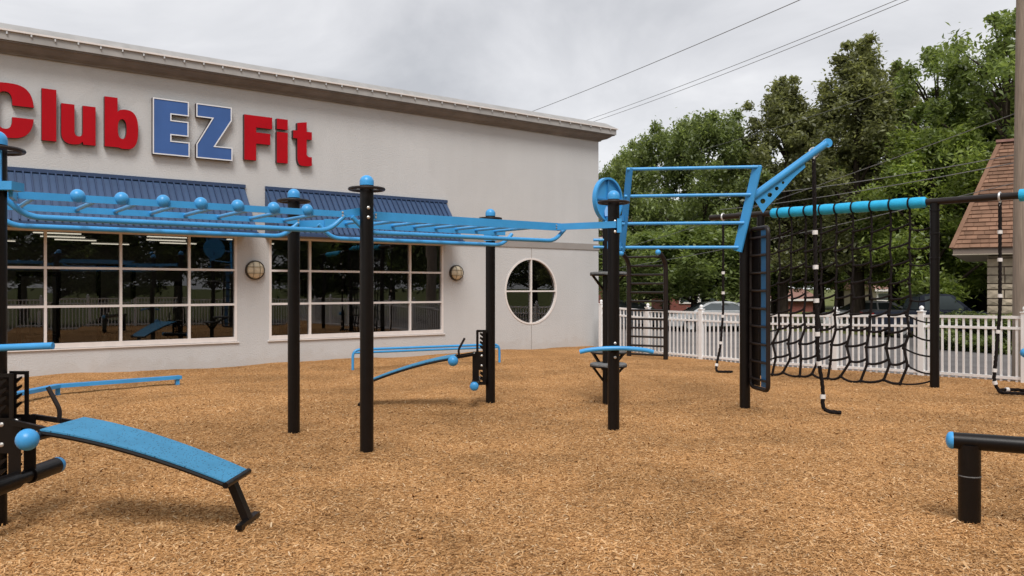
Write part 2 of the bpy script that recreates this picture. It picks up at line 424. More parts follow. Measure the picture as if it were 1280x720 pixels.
def arc(c, r, a0, a1, n, ax=Vector((1,0,0)), ay=Vector((0,0,1))):
    return [Vector(c) + ax*r*math.cos(R(lerp(a0,a1,i/n))) + ay*r*math.sin(R(lerp(a0,a1,i/n))) for i in range(n+1)]
def fillet(pts, r, n=5):
    """round the inner corners of a polyline"""
    pts = [Vector(p) for p in pts]; o = [pts[0]]
    for i in range(1, len(pts)-1):
        a = (pts[i-1]-pts[i]); b = (pts[i+1]-pts[i]); rr = min(r, a.length*0.49, b.length*0.49)
        p0 = pts[i]+a.normalized()*rr; p2 = pts[i]+b.normalized()*rr
        for k in range(n+1):
            t = k/n; o.append(p0*(1-t)**2 + pts[i]*2*t*(1-t) + p2*t*t)
    return o + [pts[-1]]

# building frame: origin at the wall's corner, x along the wall, y into the building
CX, CY = 2.48, 23.40
DX, DY = 0.7978, 0.6029
RZ = math.atan2(DY, DX)
def bl(x, y, z=0): return Vector((CX + DX*x - DY*y, CY + DY*x + DX*y, z))
def to_local(X, Y): return ((X-CX)*DX + (Y-CY)*DY, -(X-CX)*DY + (Y-CY)*DX)

MOUND = [(-1.44,8.09,.035,.20),(-2.46,9.2,.035,.20),(-0.305,11.53,.035,.24),(1.164,9.35,.035,.20),(3.14,11.0,.035,.24),(6.92,13.36,.035,.30),(1.325,11.4,.035,.22),(3.19,5.69,.035,.19),(-3.665,5.8,-.03,.5),(-2.6,5.9,-.03,.55),(0.3,6.6,-.025,.45),(2.2,7.6,-.03,.45),(4.6,8.2,-.03,.55),(-0.6,5.4,.025,.35),(1.6,5.3,-.025,.32),(0.9,8.1,-.03,.4),(3.3,6.6,.02,.4),(-1.0,10.2,-.03,.5),(5.2,10.3,-.03,.5)]
def gz(X, Y):
    """mulch height"""
    X = np.asarray(X, float); Y = np.asarray(Y, float)
    z = -0.09*sstep((Y-14.5)/4.5)*sstep((X-2.0)/2.0)
    fade = sstep((Y-3)/3)
    z = z + 0.010*np.sin(1.7*X+0.6*Y)*np.sin(1.1*Y-0.5*X) + 0.004*np.sin(4.1*X-1.3+1.4*np.sin(1.3*Y))*np.sin(3.6*Y+0.9*np.sin(2.1*X))
    ly = -(X-CX)*DY + (Y-CY)*DX
    lx = (X-CX)*DX + (Y-CY)*DY
    z = z + 0.035*sstep((ly+1.1)/1.1)*(0.6+0.5*np.sin(lx*1.3)+0.3*np.sin(lx*3.1))
    z = z + 0.004*np.sin(9.3*X+2.1*np.sin(3.1*Y))*np.sin(8.1*Y+1.7*np.sin(2.7*X))
    for (px_, py_, a_, r_) in MOUND: z = z + a_*np.exp(-((X-px_)**2+(Y-py_)**2)/(r_*r_))
    return z
def g(X, Y): return float(gz(X, Y))
def oz(X, Y):
    """ground height beyond the fence"""
    X = np.asarray(X, float); Y = np.asarray(Y, float)
    q = (X-8.87)*DX + (Y-14.1)*DY
    return -0.14 - 0.30*sstep(q/17.0)

# ------------------------------------------------------------------ ground sheets
def grid_sheet(name, xs, ys, zf, mat, frame=True, label=None):
    xs = np.asarray(xs); ys = np.asarray(ys)
    gx, gy = np.meshgrid(xs, ys)
    if frame: X = CX + DX*gx - DY*gy; Y = CY + DY*gx + DX*gy
    else: X, Y = gx, gy
    Z = zf(X, Y)
    V = np.stack([X, Y, Z], -1).reshape(-1, 3)
    nx, ny = len(xs), len(ys)
    idx = np.arange(nx*ny).reshape(ny, nx)
    Fc = np.stack([idx[:-1,:-1], idx[:-1,1:], idx[1:,1:], idx[1:,:-1]], -1).reshape(-1, 4)
    me = bpy.data.meshes.new(name); me.from_pydata(V.tolist(), [], Fc.tolist()); me.update()
    me.polygons.foreach_set('use_smooth', [True]*len(me.polygons)); me.materials.append(mat)
    o = bpy.data.objects.new(name, me); COL.objects.link(o)
    return tag(o, label, kind='structure')
far = np.concatenate([-np.geomspace(1200, 30, 14), np.arange(-26, 40, 2.0), np.geomspace(42, 1200, 14)])
grid_sheet('ground', far, far, lambda X, Y: oz(X, Y)-0.02, M['grass'])
lot = grid_sheet('parking_lot', np.arange(-0.15, 18.6, 0.6), np.arange(-34, 30, 1.0), lambda X, Y: oz(X, Y), M['asphalt'])
mulch = grid_sheet('mulch_ground', np.arange(-24, -0.29, 0.12), np.append(np.arange(-20.6, 0, 0.12), 0.0), gz, M['mulch'])
# grass verge inside the lot, with its kerb
grid_sheet('grass_verge', np.arange(12.2, 15.3, 0.5), np.arange(-18, -4.9, 0.6), lambda X, Y: oz(X, Y)+0.10, M['grass'])
kb = MB()
for (a, b) in (((12.1,-18),(12.1,-4.8)), ((12.1,-4.8),(15.4,-4.8)), ((15.4,-4.8),(15.4,-18))):
    n = 8
    for i in range(n):
        p = [bl(lerp(a[0],b[0],t/n), lerp(a[1],b[1],t/n)) for t in (i, i+1)]
        for v in p: v.z = float(oz(v.x, v.y)) + 0.05
        kb.bar(p[0], p[1], 0.15, 0.16)
tag(kb.build('kerb', M['kerb']), kind='structure')

# loose wood chips, denser where the camera is near
def chips(n, y0, y1, size, name):
    Y = y0 + (y1-y0)*rng.random(n*2)**1.5
    X = (rng.random(n*2)*2-1)*(0.70*Y+1.2)
    lx = (X-CX)*DX + (Y-CY)*DY; ly = -(X-CX)*DY + (Y-CY)*DX
    k = (lx < -0.6) & (ly < -0.12); X = X[k][:n]; Y = Y[k][:n]; n = len(X)
    Z = gz(X, Y) + 0.003
    yaw = rng.random(n)*2*np.pi; pit = rng.normal(0, 0.28, n)
    ln = size*(0.35+0.9*rng.random(n)**2); wd = size*(0.10+0.16*rng.random(n)); th = wd*0.5
    d = np.stack([np.cos(yaw)*np.cos(pit), np.sin(yaw)*np.cos(pit), np.sin(pit)], -1)
    s_ = np.stack([-np.sin(yaw), np.cos(yaw), rng.normal(0, 0.3, n)], -1)
    c = np.stack([X, Y, Z + np.abs(np.sin(pit))*ln*0.3], -1)
    up = np.zeros((n,3)); up[:,2] = th
    a = c - d*ln[:,None]/2; b = c + d*ln[:,None]/2
    V = np.stack([a - s_*wd[:,None]/2, a + s_*wd[:,None]/2, b + s_*wd[:,None]/3, b - s_*wd[:,None]/3, c + up], 1).reshape(-1,3)
    base = np.arange(n)[:,None]*5
    tri = np.array([[0,1,4],[1,2,4],[2,3,4],[3,0,4]])
    T = (base[:,None,:] + tri[None]).reshape(-1,3)
    me = bpy.data.meshes.new(name)
    me.vertices.add(len(V)); me.vertices.foreach_set('co', V.ravel())
    me.loops.add(T.size); me.loops.foreach_set('vertex_index', T.ravel().astype(np.int32))
    me.polygons.add(len(T)); me.polygons.foreach_set('loop_start', np.arange(0, T.size, 3, dtype=np.int32))
    me.update(calc_edges=True); me.validate()
    me.materials.append(M['chip'])
    o = bpy.data.objects.new(name, me); COL.objects.link(o)
    return tag(o, 'tan shredded wood chips spread across the whole exercise yard' if name == 'wood_chips' else 'longer pale wood slivers scattered over the finer wood chips', 'wood chips', kind='stuff')
chips(400000, 3.5, 19.0, 0.033, 'wood_chips')
chips(30000, 3.5, 12.0, 0.058, 'wood_slivers')

# ------------------------------------------------------------------ gym building
def curve_shape(loops, ext, res_bevel=0.0):
    cu = bpy.data.curves.new('shape', 'CURVE'); cu.dimensions = '2D'; cu.fill_mode = 'BOTH'; cu.extrude = ext
    cu.bevel_depth = res_bevel
    for lp in loops:
        sp = cu.splines.new('POLY'); sp.points.add(len(lp)-1)
        for p, q in zip(sp.points, lp): p.co = (q[0], q[1], 0, 1)
        sp.use_cyclic_u = True
    o = bpy.data.objects.new('shape', cu); COL.objects.link(o)
    dg = bpy.context.evaluated_depsgraph_get(); dg.update()
    me = bpy.data.meshes.new_from_object(o.evaluated_get(dg))
    bpy.data.objects.remove(o); bpy.data.curves.remove(cu)
    return me
def shape_obj(name, loops, y0, y1, mats, parent, bevel=0.0):
    """2-D outline in wall coordinates (x along, z up), thick from y0 to y1; mats = (face, side)"""
    me = curve_shape(loops, (y1-y0)/2 - bevel, bevel)
    yc = (y0+y1)/2
    me.transform(Matrix(((1,0,0,0),(0,0,-1,yc),(0,1,0,0),(0,0,0,1))))
    me.name = name; me.materials.clear()
    for m in mats: me.materials.append(m)
    for p in me.polygons:
        p.material_index = 0 if (len(mats) == 1 or p.normal.y < -0.8) else 1
        p.use_smooth = False
    o = bpy.data.objects.new(name, me); COL.objects.link(o); o.parent = parent
    return o

bld = empty('gym_building', (CX, CY, 0), 'long pale stucco building with big grid windows and a dark cornice', 'building', rz=RZ)
WIN = [(-14.82, -10.38, [0.94, 1.28, 1.28, 0.94]), (-9.64, -5.27, [0.91, 1.275, 1.275, 0.91])]
ZW0, ZW1 = 0.575, 2.74
RWX, RWZ, RWR = -2.455, 1.565, 0.87
circ = lambda r, n=56: [(RWX + r*math.cos(2*math.pi*i/n), RWZ + r*math.sin(2*math.pi*i/n)) for i in range(n)]
XL = -21.0
loops = [[(XL,-0.6),(0,-0.6),(0,6.0),(XL,6.0)]]
for (a, b, c) in WIN: loops.append([(a,ZW0),(b,ZW0),(b,ZW1),(a,ZW1)])
loops.append(circ(RWR))
shape_obj('wall', loops, 0.0, 0.22, [M['stucco']], bld)
sw = MB(); sw.box((-0.22, 0.223, -0.6), (0, 22, 6.0)); sw.box((XL, 21.78, -0.6), (-0.223, 22, 6.0)); sw.box((XL, 0.223, -0.6), (XL+0.22, 21.775, 6.0))
sw.build('wall', M['stucco'], bld, local=True)
MB().box((XL+0.23, 0.23, 5.75), (-0.23, 21.7, 5.95)).build('roof', M['roofmetal'], bld, local=True)
MB().box((-5.02, -0.022, 2.735), (0.022, 0.0, 2.905)).build('band', M['band'], bld, local=True)
MB().box((-2.462, -0.004, 0.0), (-2.448, 0.0, RWZ-RWR-0.03)).build('control_joint', M['band'], bld, local=True)
MB().box((-2.462, -0.004, RWZ+RWR+0.03), (-2.448, 0.0, 2.73)).build('control_joint', M['band'], bld, local=True)
# interior
it = MB(); it.box((XL+0.3, 0.23, 0.02), (-0.3, 21, 0.08)); it.build('floor', M['intfloor'], bld, local=True)
it = MB(); it.box((XL+0.3, 0.23, 3.25), (-0.3, 21, 3.35)); it.build('ceiling', M['interior'], bld, local=True)
it = MB(); it.box((XL+0.3, 16.0, 0.09), (-0.3, 16.1, 3.24)); it.build('inner_wall', M['interior'], bld, local=True)
for i, (x, y) in enumerate([(-15.5,4.5),(-12.6,4.5),(-9.7,4.5),(-6.8,4.5),(-16.5,7.5),(-13.6,7.5),(-10.7,7.5),(-7.8,7.5),(-4.9,7.5),(-15,11),(-12,11),(-9,11),(-6,11),(-13.5,14.5),(-10,14.5),(-14.2,6.0),(-11.2,6.0),(-8.4,6.0),(-5.6,6.0),(-12.4,9.2),(-9.4,9.2),(-7.0,9.2),(-14.0,12.6),(-11.4,12.6),(-8.2,12.6)]):
    m = MB().box((x-0.6, y-0.06, 3.195), (x+0.6, y+0.06, 3.225)).build('ceiling_light', M['tube_light'], bld, local=True)
# gym machines dimly seen through the glass
def machine(x, y, h):
    m = MB()
    m.box((x-0.45,y-0.5,0.085),(x+0.45,y+0.5,0.16)); m.box((x-0.42,y-0.08,0.16),(x-0.34,y+0.08,h)); m.box((x+0.34,y-0.08,0.16),(x+0.42,y+0.08,h))
    m.box((x-0.42,y-0.08,h+0.002),(x+0.42,y+0.08,h+0.1)); m.box((x-0.15,y-0.2,0.16),(x+0.15,y+0.2,0.9)); m.box((x-0.3,y-0.35,0.55),(x+0.3,y-0.21,0.65))
    return m.build('weight_machine', M['black'], bld, local=True)
for (x, y, h) in ((-13.6,3.2,1.9),(-11.9,4.0,2.1),(-10.9,2.6,1.7),(-8.9,3.4,2.1),(-7.4,4.4,1.9),(-6.2,2.8,1.6)): machine(x, y, h)

pane_cache = {}
def window(a, b, cols):
    fr = MB(); t = 0.044; y0, y1 = -0.012, 0.10
    fr.box((a-0.025, y0, ZW0-0.045), (b+0.025, y1, ZW0+0.045)); fr.box((a-0.025, y0, ZW1-0.045), (b+0.025, y1, ZW1+0.03))
    fr.box((a-0.025, y0, ZW0+0.045), (a+0.026, y1, ZW1-0.045)); fr.box((b-0.026, y0, ZW0+0.045), (b+0.025, y1, ZW1-0.045))
    xs = [a]
    for c in cols: xs.append(xs[-1]+c)
    xs[-1] = b
    zs = [ZW0, 1.305, 2.025, ZW1]
    for x in xs[1:-1]: fr.box((x-t/2, y0+0.004, ZW0+0.045), (x+t/2, y1, ZW1-0.045))
    for z in zs[1:-1]:
        for i in range(4):
            xa = xs[i]+(t/2 if i else 0.026); xb = xs[i+1]-(t/2 if i < 3 else 0.026)
            fr.box((xa, y0+0.008, z-t/2), (xb, y1, z+t/2))
    w = fr.build('window', M['frame'], bld, local=True)
    sl = MB().box((a-0.06, -0.035, ZW0-0.075), (b+0.06, 0.0, ZW0-0.052)).build('sill', M['frame'], w, local=True)
    for i in range(4):
        for j in range(3):
            xa, xb = xs[i]+0.02, xs[i+1]-0.02; za, zb = zs[j]+0.02, zs[j+1]-0.02
            tl = random.uniform(-0.0012, 0.0012); t2 = random.uniform(-0.0012, 0.0012)
            MB().add([(xa,0.05+tl,za),(xb,0.05-tl,za),(xb,0.05+t2,zb),(xa,0.05-t2,zb)], [(0,1,2,3)]).build('pane', M['glass'], w, local=True, orient=False)
for w in WIN: window(*w)
rw = shape_obj('round_window', [circ(RWR+0.024), circ(RWR-0.022)], -0.012, 0.10, [M['frame']], bld)
cross = MB()
cross.box((RWX-0.019, -0.008, RWZ-RWR+0.02), (RWX+0.019, 0.09, RWZ+RWR-0.02))
for sgn in (-1, 1):
    xa, xb = (RWX-RWR+0.02, RWX-0.019) if sgn < 0 else (RWX+0.019, RWX+RWR-0.02)
    cross.box((xa, -0.006, RWZ-0.019), (xb, 0.09, RWZ+0.019))
cross.build('muntin', M['frame'], rw, local=True)
for a0 in (0, 90, 180, 270):
    vs = [(RWX, 0.05, RWZ)] + [(RWX+RWR*math.cos(R(a0+90*i/16)), 0.05, RWZ+RWR*math.sin(R(a0+90*i/16))) for i in range(17)]
    MB().add(vs, [(0, i, i+1) for i in range(1, 17)]).build('pane', M['glass'], rw, local=True, orient=False)

# cornice swept round the corner: profile as (out, z)
def sweep_profile(prof, mat, name, closed=True):
    m = MB(); vs = []
    for (o_, z) in prof: vs.append((XL, -o_, z))
    for (o_, z) in prof: vs.append((o_, -o_, z))
    for (o_, z) in prof: vs.append((o_, 14.0, z))
    n = len(prof); fs = []
    for k in (0, 1):
        for i in range(n if closed else n-1): fs.append((k*n+i, k*n+(i+1) % n, (k+1)*n+(i+1) % n, (k+1)*n+i))
    fs += [tuple(range(n)), tuple(range(3*n-1, 2*n-1, -1))]
    m.add(vs, fs); return m.build(name, mat, bld, local=True)
corn = sweep_profile([(0.003,5.85),(0.05,5.85),(0.06,5.875),(0.10,5.89),(0.17,5.91),(0.24,5.955),(0.28,5.995),(0.33,6.0),(0.33,6.02),(0.003,6.02)], M['cove'], 'cornice')
sweep_profile([(0.003,6.023),(0.36,6.023),(0.36,6.185),(0.003,6.185)], M['fascia'], 'fascia')
sweep_profile([(0.003,6.188),(0.375,6.188),(0.380,6.205),(0.15,6.36),(0.003,6.37)], M['roofmetal'], 'roof_edge')
sweep_profile([(0.362,6.172),(0.398,6.172),(0.399,6.203),(0.382,6.204)], M['frame'], 'drip_edge')
bk = MB().box((-0.012, -0.395, 6.125), (0.012, -0.361, 6.170)).build('bracket', M['galv'], bld, local=True)
bk.location = (0.1, 0, 0)
for i in range(1, 56): inst(bk, bld, (0.1-0.375*i, 0, -0.012 if i % 2 else 0.0))

# sign letters
sign = empty('letter_sign', (CX, CY, 0), 'raised red and blue letters reading Club EZ Fit on stucco wall', 'sign', rz=RZ)
ZB = 4.35
def sup(cx, cy, rx, ry, a0, a1, n=18, p=0.75):
    o = []
    for i in range(n+1):
        a = R(lerp(a0, a1, i/n)); c, s_ = math.cos(a), math.sin(a)
        o.append((cx + rx*math.copysign(abs(c)**p, c), cy + ry*math.copysign(abs(s_)**p, s_)))
    return o
def letter(lp, x0, w, z0, h, mats, lab, trim=False):
    lp = [[(x0 + u*w, z0 + v*h) for u, v in l] for l in lp]
    o = shape_obj('letter', lp, -0.115, -0.015, mats, sign)
    o['label'] = lab
    if trim:
        def offs(poly, d):
            n = len(poly); out_ = []
            ar = sum(poly[i][0]*poly[(i+1)%n][1]-poly[(i+1)%n][0]*poly[i][1] for i in range(n))
            for i in range(n):
                p0, p1, p2 = Vector(poly[i-1]), Vector(poly[i]), Vector(poly[(i+1)%n])
                e1 = (p1-p0).normalized(); e2 = (p2-p1).normalized()
                n1_ = Vector((-e1.y, e1.x)); n2_ = Vector((-e2.y, e2.x))
                if ar < 0: n1_ = -n1_; n2_ = -n2_
                b = (n1_+n2_); k = d/(1+n1_.dot(n2_))
                out_.append(tuple(p1 + b*k))
            return out_
        shape_obj('trim', [lp[0], offs(lp[0], 0.022)], -0.125, -0.1152, [M['trim']], o)
    return o
RD = (M['red'], M['redside']); BL = (M['lblue'], M['redside'])
C_ = [sup(.5, .5, .5, .5, 20, 180, 24) + sup(.5, .5, .5, .5, 180, 340, 24)[1:]]
cl = [(1.0, .60)] + sup(.5, .5, .5, .5, 14, 346, 48, .72) + [(1.0, .385), (.58, .385)] + sup(.44, .36, .14, .20, 0, -180, 12, .8) + sup(.44, .64, .14, .20, 180, 0, 12, .8) + [(.58, .60)]
letter([cl], -14.88, .80, ZB-.015, .98, RD, 'red letter C')
letter([[(0,0),(1,0),(1,1),(0,1)]], -13.955, .235, ZB, .95, RD, 'red letter l')
ul = [(1,0),(1,1),(.62,1),(.62,.33)] + sup(.50,.33,.12,.13,0,-180,10,.8) + [(.38,1),(0,1),(0,.28)] + sup(.36,.27,.36,.29,180,270,8,.8) + [(.52,.0),(.62,.07),(.64,0)]
letter([ul], -13.64, .575, ZB-.01, .73, RD, 'red letter u')
bo = [(0,0),(0,1),(.38,1),(.38,.72)] + [(.46,.765),(.60,.78)] + sup(.62,.38,.38,.40,90,-90,18,.75) + [(.50,-.02),(.42,.0)]
bi = sup(.52,.38,.13,.20,0,360,20,.8)[:-1]
letter([bo, bi], -12.91, .595, ZB, .95, RD, 'red letter b')
el = [(0,0),(1,0),(1,.265),(.5,.265),(.5,.365),(.97,.365),(.97,.635),(.5,.635),(.5,.735),(.98,.735),(.98,1),(0,1)]
letter([el], -12.05, .70, ZB-.06, 1.11, BL, 'blue letter E with white outline', True)
zl = [(0,0),(1,0),(1,.25),(.52,.25),(.98,.75),(.98,1),(0,1),(0,.75),(.43,.75),(0,.25)]
letter([zl], -11.22, .73, ZB-.06, 1.11, BL, 'blue letter Z with white outline', True)
fl = [(0,0),(.42,0),(.42,.38),(.93,.38),(.93,.63),(.42,.63),(.42,.74),(1,.74),(1,1),(0,1)]
letter([fl], -10.24, .60, ZB, .95, RD, 'red letter F')
letter([[(.08,0),(.92,0),(.92,.70),(.08,.70)], [(.08,.765),(.92,.765),(.92,1),(.08,1)]], -9.56, .29, ZB, .95, RD, 'red letter i')
tl_ = [(.22,.78),(0,.78),(0,.60),(.22,.60),(.22,.22)] + sup(.5,.2,.28,.22,180,270,8,.8) + [(.75,-.02),(1,.0),(1,.20),(.82,.20),(.72,.24),(.72,.60),(1,.60),(1,.78),(.72,.78),(.72,1),(.22,.96)]
letter([tl_], -9.17, .43, ZB, .95, RD, 'red letter t')

# awnings
def awning(x0, x1, label):
    a = empty('awning', tuple(bl(0,0,0)), label, 'awning', 'blue standing seam awnings over the windows', rz=RZ)
    zt, zb, pr = 3.78, 2.82, 0.80
    nb = Vector((0, -pr, zb-zt)).normalized()
    n = round((x1-x0)/0.131); w = (x1-x0)/n
    m = MB()
    m.add([(0,-0.002,zt),(w,-0.002,zt),(w,-pr,zb),(0,-pr,zb),(0,-0.002,zt-0.03),(w,-0.002,zt-0.03),(w,-pr,zb-0.03),(0,-pr,zb-0.03)],
          [(0,1,2,3),(7,6,5,4),(3,2,6,7)])
    m.cur = 1
    up = Vector((0, nb.z, -nb.y)); up = up if up.z > 0 else -up
    m.bar(Vector((0.012,-0.004,zt))+up*0.018, Vector((0.012,-pr-0.004,zb))+up*0.018, 0.022, 0.036, up)
    p = m.build('panel', [M['awning'], M['awnrib']], a, local=True); p.location = (x0, 0, 0)
    for i in range(1, n): inst(p, a, (x0+i*w, 0, 0))
    f = MB()
    f.box((x0-0.03, -0.055, zt-0.02), (x1+0.03, -0.001, zt+0.05))
    f.box((x0-0.03, -pr-0.03, zb-0.085), (x1+0.03, -pr+0.02, zb-0.032))
    f.build('trim', M['awnrib'], a, local=True)
    for x in (x0-0.028, x1+0.003):
        e_ = MB(); e_.prism([(-0.003, zt-0.025), (-pr+0.02, zb-0.04), (-pr+0.02, zb-0.082), (-0.003, zb-0.082)], lambda u, v, t: (t, u, v), x, x+0.025)
        e_.build('end_panel', M['awning'], a, local=True)
    v = MB().box((x0-0.001, -pr+0.022, zb-0.08), (x1+0.001, -0.003, zb-0.06)); v.build('soffit', M['cove'], a, local=True)
    return a
awning(-15.3, -10.22, 'blue ribbed metal awning over the window below the sign letters')
awning(-9.73, -5.18, 'shorter blue ribbed awning over the window between the two wall lamps')

def wall_lamp(x, z, r, label):
    p = bl(x, 0, z)
    l = empty('wall_lamp', p, label, 'wall lamp', 'round bulkhead lamps on the stucco wall', rz=RZ)
    MB().lathe([(0.001,0.0),(r,0.0),(r,0.06),(r*0.97,0.08),(r*0.91,0.085),(r*0.90,0.05),(0.001,0.05)], (0,0,0), 28, (0,-1,0)).build('housing', M['bronze'], l, local=True)
    MB().lathe([(r*0.905*math.cos(R(a)), 0.05 + 0.105*math.sin(R(a))) for a in (0,15,30,45,60,75,89.5)], (0,0,0), 28, (0,-1,0)).build('lens', M['lens'], l, local=True)
    gd = MB()
    for dx_ in (-0.33, 0.33):
        h = math.sqrt(1-dx_**2)*r*0.9
        pts = [(dx_*r, -(0.062+0.112*math.cos(R(t*1.0))*math.sqrt(1-dx_**2)), h*math.sin(R(t))) for t in range(-90, 91, 18)]
        gd.tube(pts, 0.006, 6)
        gd.tube([(p_[2], p_[1]-0.001, p_[0]) for p_ in pts], 0.006, 6)
    gd.build('guard', M['guard'], l, local=True)
wall_lamp(-9.985, 2.03, 0.205, 'round caged wall lamp on the pier separating the two grid windows')
wall_lamp(-4.88, 2.03, 0.195, 'round caged wall lamp beside the round porthole window')

# ------------------------------------------------------------------ exercise equipment
def post(parent, x, y, ztop=2.70, r=0.067, cap=True, ring=2.63, ringR=0.168, bolts=()):
    z0 = g(x, y) - 0.12
    p = MB().tube([(x,y,z0),(x,y,ztop)], r, 22).build('post', M['black'], parent)
    if cap: MB().lathe([(r+0.003,-0.035),(r+0.003,0.0)] + [((r+0.003)*math.cos(R(a)), (r+0.003)*0.95*math.sin(R(a))) for a in (15,30,45,60,75,89)], (x,y,ztop+0.002), 22).build('cap', M['blue'], p)
    if ring:
        m = MB(); m.tube([(x+ringR*math.cos(2*math.pi*k/32), y+ringR*math.sin(2*math.pi*k/32), ring) for k in range(32)], 0.0165, 8, closed=True)
        for k in range(4):
            a = math.pi/4+k*math.pi/2; c, s_ = math.cos(a), math.sin(a)
            m.bar((x+c*r*0.95,y+s_*r*0.95,ring),(x+c*ringR,y+s_*ringR,ring),0.03,0.008)
        m.build('ring', M['brownblack'], p)
    for (a, z) in bolts:
        c, s_ = math.cos(R(a)), math.sin(R(a))
        MB().lathe([(0.017,0),(0.016,0.007),(0.009,0.012),(0.001,0.013)], (x+c*r*0.99,y+s_*r*0.99,z), 10, (c,s_,0)).build('bolt', M['bolt'], p)
    return p

P0 = (-3.665, 5.80); P1 = (-1.44, 8.09); P2 = (-2.46, 9.20); P3 = (-0.305, 11.53); P4 = (1.164, 9.35)
rig = empty('overhead_ladder', (-1.0, 8.5, 0), 'blue overhead ladders on black ball capped posts before the grid windows', 'overhead ladder')
post(rig, *P0, bolts=((-55,2.42),(-55,2.30)))
post(rig, *P1, bolts=((-66,2.44),(-66,2.345)))
post(rig, *P2); post(rig, *P3, ringR=0.15)
post(rig, *P4, bolts=((-82,2.41),(-82,2.29),(-82,1.02),(-82,0.86)))
D = Vector((DX, DY, 0)); NR = Vector((-DY, DX, 0)); UP = Vector((0,0,1))
A0 = Vector((-3.93, 6.27, 0))          # ladder origin on the near rail
def lad(t, w, z): return A0 + D*t + NR*w + UP*z
LW = 1.10
ZR, ZT = 2.372, 2.205
tA0, tA1 = 0.10, 2.75                 # first ladder
tB0, tB1 = 3.25, 5.62                 # second ladder
def ladder(t0, t1, balls, rungs, tubes, hr):
    for w in (0, LW):
        MB().bar(lad(t0,w,ZR), lad(t1,w,ZR), 0.03, hr).build('rail', M['blue'], rig)
    for t in rungs:
        MB().tube([lad(t,0.0,ZR+0.005), lad(t,LW,ZR+0.005)], 0.019, 10).build('rung', M['blue'], rig)
    for t in balls:
        MB().sphere(lad(t,0,ZR+0.020), 0.057, 18, 11).build('ball', M['blue'], rig)
    for (w, a, b) in tubes:
        pts = fillet([lad(a,w,ZR-0.02), lad(a+(0.16 if b > a else 0),w,ZT), lad(b-0.16,w,ZT), lad(b,w,ZR-0.02)], 0.16, 6)
        MB().tube(pts, 0.024, 10).build('grip_rail', M['blue'], rig)
def t_at_px(px, w=0):
    k = (px-640)/F; a = A0 + NR*w
    return (k*a.y - a.x)/(DX - k*DY)
balls = [t_at_px(p) for p in (97,152,204,251,297,342,384)]
rungsA = [t_at_px(46)] + [(balls[i]+balls[i+1])/2 for i in range(6)] + [balls[-1]+0.2]
ladder(tA0-0.1, 2.86, balls, rungsA, [(0.0, t_at_px(13)-0.05, t_at_px(430)), (LW, t_at_px(3, LW)-0.1, t_at_px(372, LW))], 0.058)
nB = 8
rungsB = [lerp(tB0+0.15, tB1-0.15, i/(nB-1)) for i in range(nB)]
ladder(tB0-0.1, tB1+0.02, [], rungsB, [(0.0, t_at_px(440), t_at_px(706)), (LW, t_at_px(398, LW), t_at_px(640, LW))], 0.088)
# arms from the ladder ends to the posts
def arm(p, q, w=0.026, h=0.075, name='arm'): return MB().bar(p, q, w, h).build(name, M['blue'], rig)
zP = ZR-0.001
c1 = Vector((*P1, 0)); c2 = Vector((*P2, 0)); c3 = Vector((*P3, 0)); c4 = Vector((*P4, 0)); c0 = Vector((*P0, 0))
arm(lad(2.84,0.03,zP), c1+UP*(zP+0.045)+Vector((-0.05,0.05,0))); arm(c1+UP*(zP+0.045)+Vector((0.05,0.05,0)), lad(3.2,0.03,zP))
arm(lad(2.84,LW+0.03,zP), c2+UP*zP+Vector((0.05,-0.05,0))); arm(lad(3.2,LW+0.03,zP), c2+UP*zP+Vector((0.06,0.0,0)))
arm(lad(tB1-0.05,0.03,zP), c4+UP*zP+Vector((0.02,-0.075,0)))
arm(lad(tB1-0.05,LW+0.03,zP), c3+UP*zP+Vector((0.03,-0.06,0)))
MB().bar(c4+Vector((0.055,-0.075,2.28)), c4+Vector((0.055,-0.075,2.44)), 0.05, 0.012, (0,-1,0)).build('bracket', M['blue'], rig)
MB().bar(c3+Vector((-0.09,-0.075,2.36)), c3+Vector((0.09,-0.075,2.36)), 0.012, 0.10).build('bracket', M['blue'], rig)
MB().bar(c0+Vector((0.045,-0.062,2.36)), c0+Vector((0.045,-0.062,2.62)), 0.06, 0.012, (0,-1,0)).build('bracket', M['blue'], rig)
MB().bar(c0+Vector((0.02,-0.01,2.37)), c0+Vector((0.16,-0.01,2.37)), 0.15, 0.06).build('bracket', M['blue'], rig)
arm(c0+Vector((0.1,0.0,2.335)), lad(0.1,0.02,zP-0.01))
for p_ in (lad(2.84,0,ZR), lad(3.2,0,ZR), lad(tB1-0.05,0,ZR), lad(2.84,LW,ZR), lad(0.1,0,ZR)):
    for dz in (-0.014, 0.016):
        MB().lathe([(0.011,0),(0.010,0.006),(0.001,0.008)], p_ - NR*0.016 + UP*dz, 8, tuple(-NR)).build('bolt', M['bolt'], rig)
# grip bars low on the posts
gb = []
for i in range(13):
    u = (i-6)/6; gb.append(Vector((P4[0]+0.415*u+0.02, P4[1]-0.10-0.04*(1-u*u)+0.0*u, 0.925+0.045*(1-u*u)**0.8 if abs(u) < 1 else 0.925)))
MB().tube(gb, 0.026, 12).build('grip_bar', M['blue'], rig)
MB().bar(c4+Vector((0,-0.06,0.94)), c4+Vector((0,-0.125,0.965)), 0.09, 0.05).build('bracket', M['black'], rig)
MB().tube([c0+Vector((-0.35,-0.10,1.215)), c0+Vector((0.40,-0.11,1.245)), c0+Vector((0.465,-0.11,1.247))], 0.025, 12).build('grip_bar', M['blue'], rig)

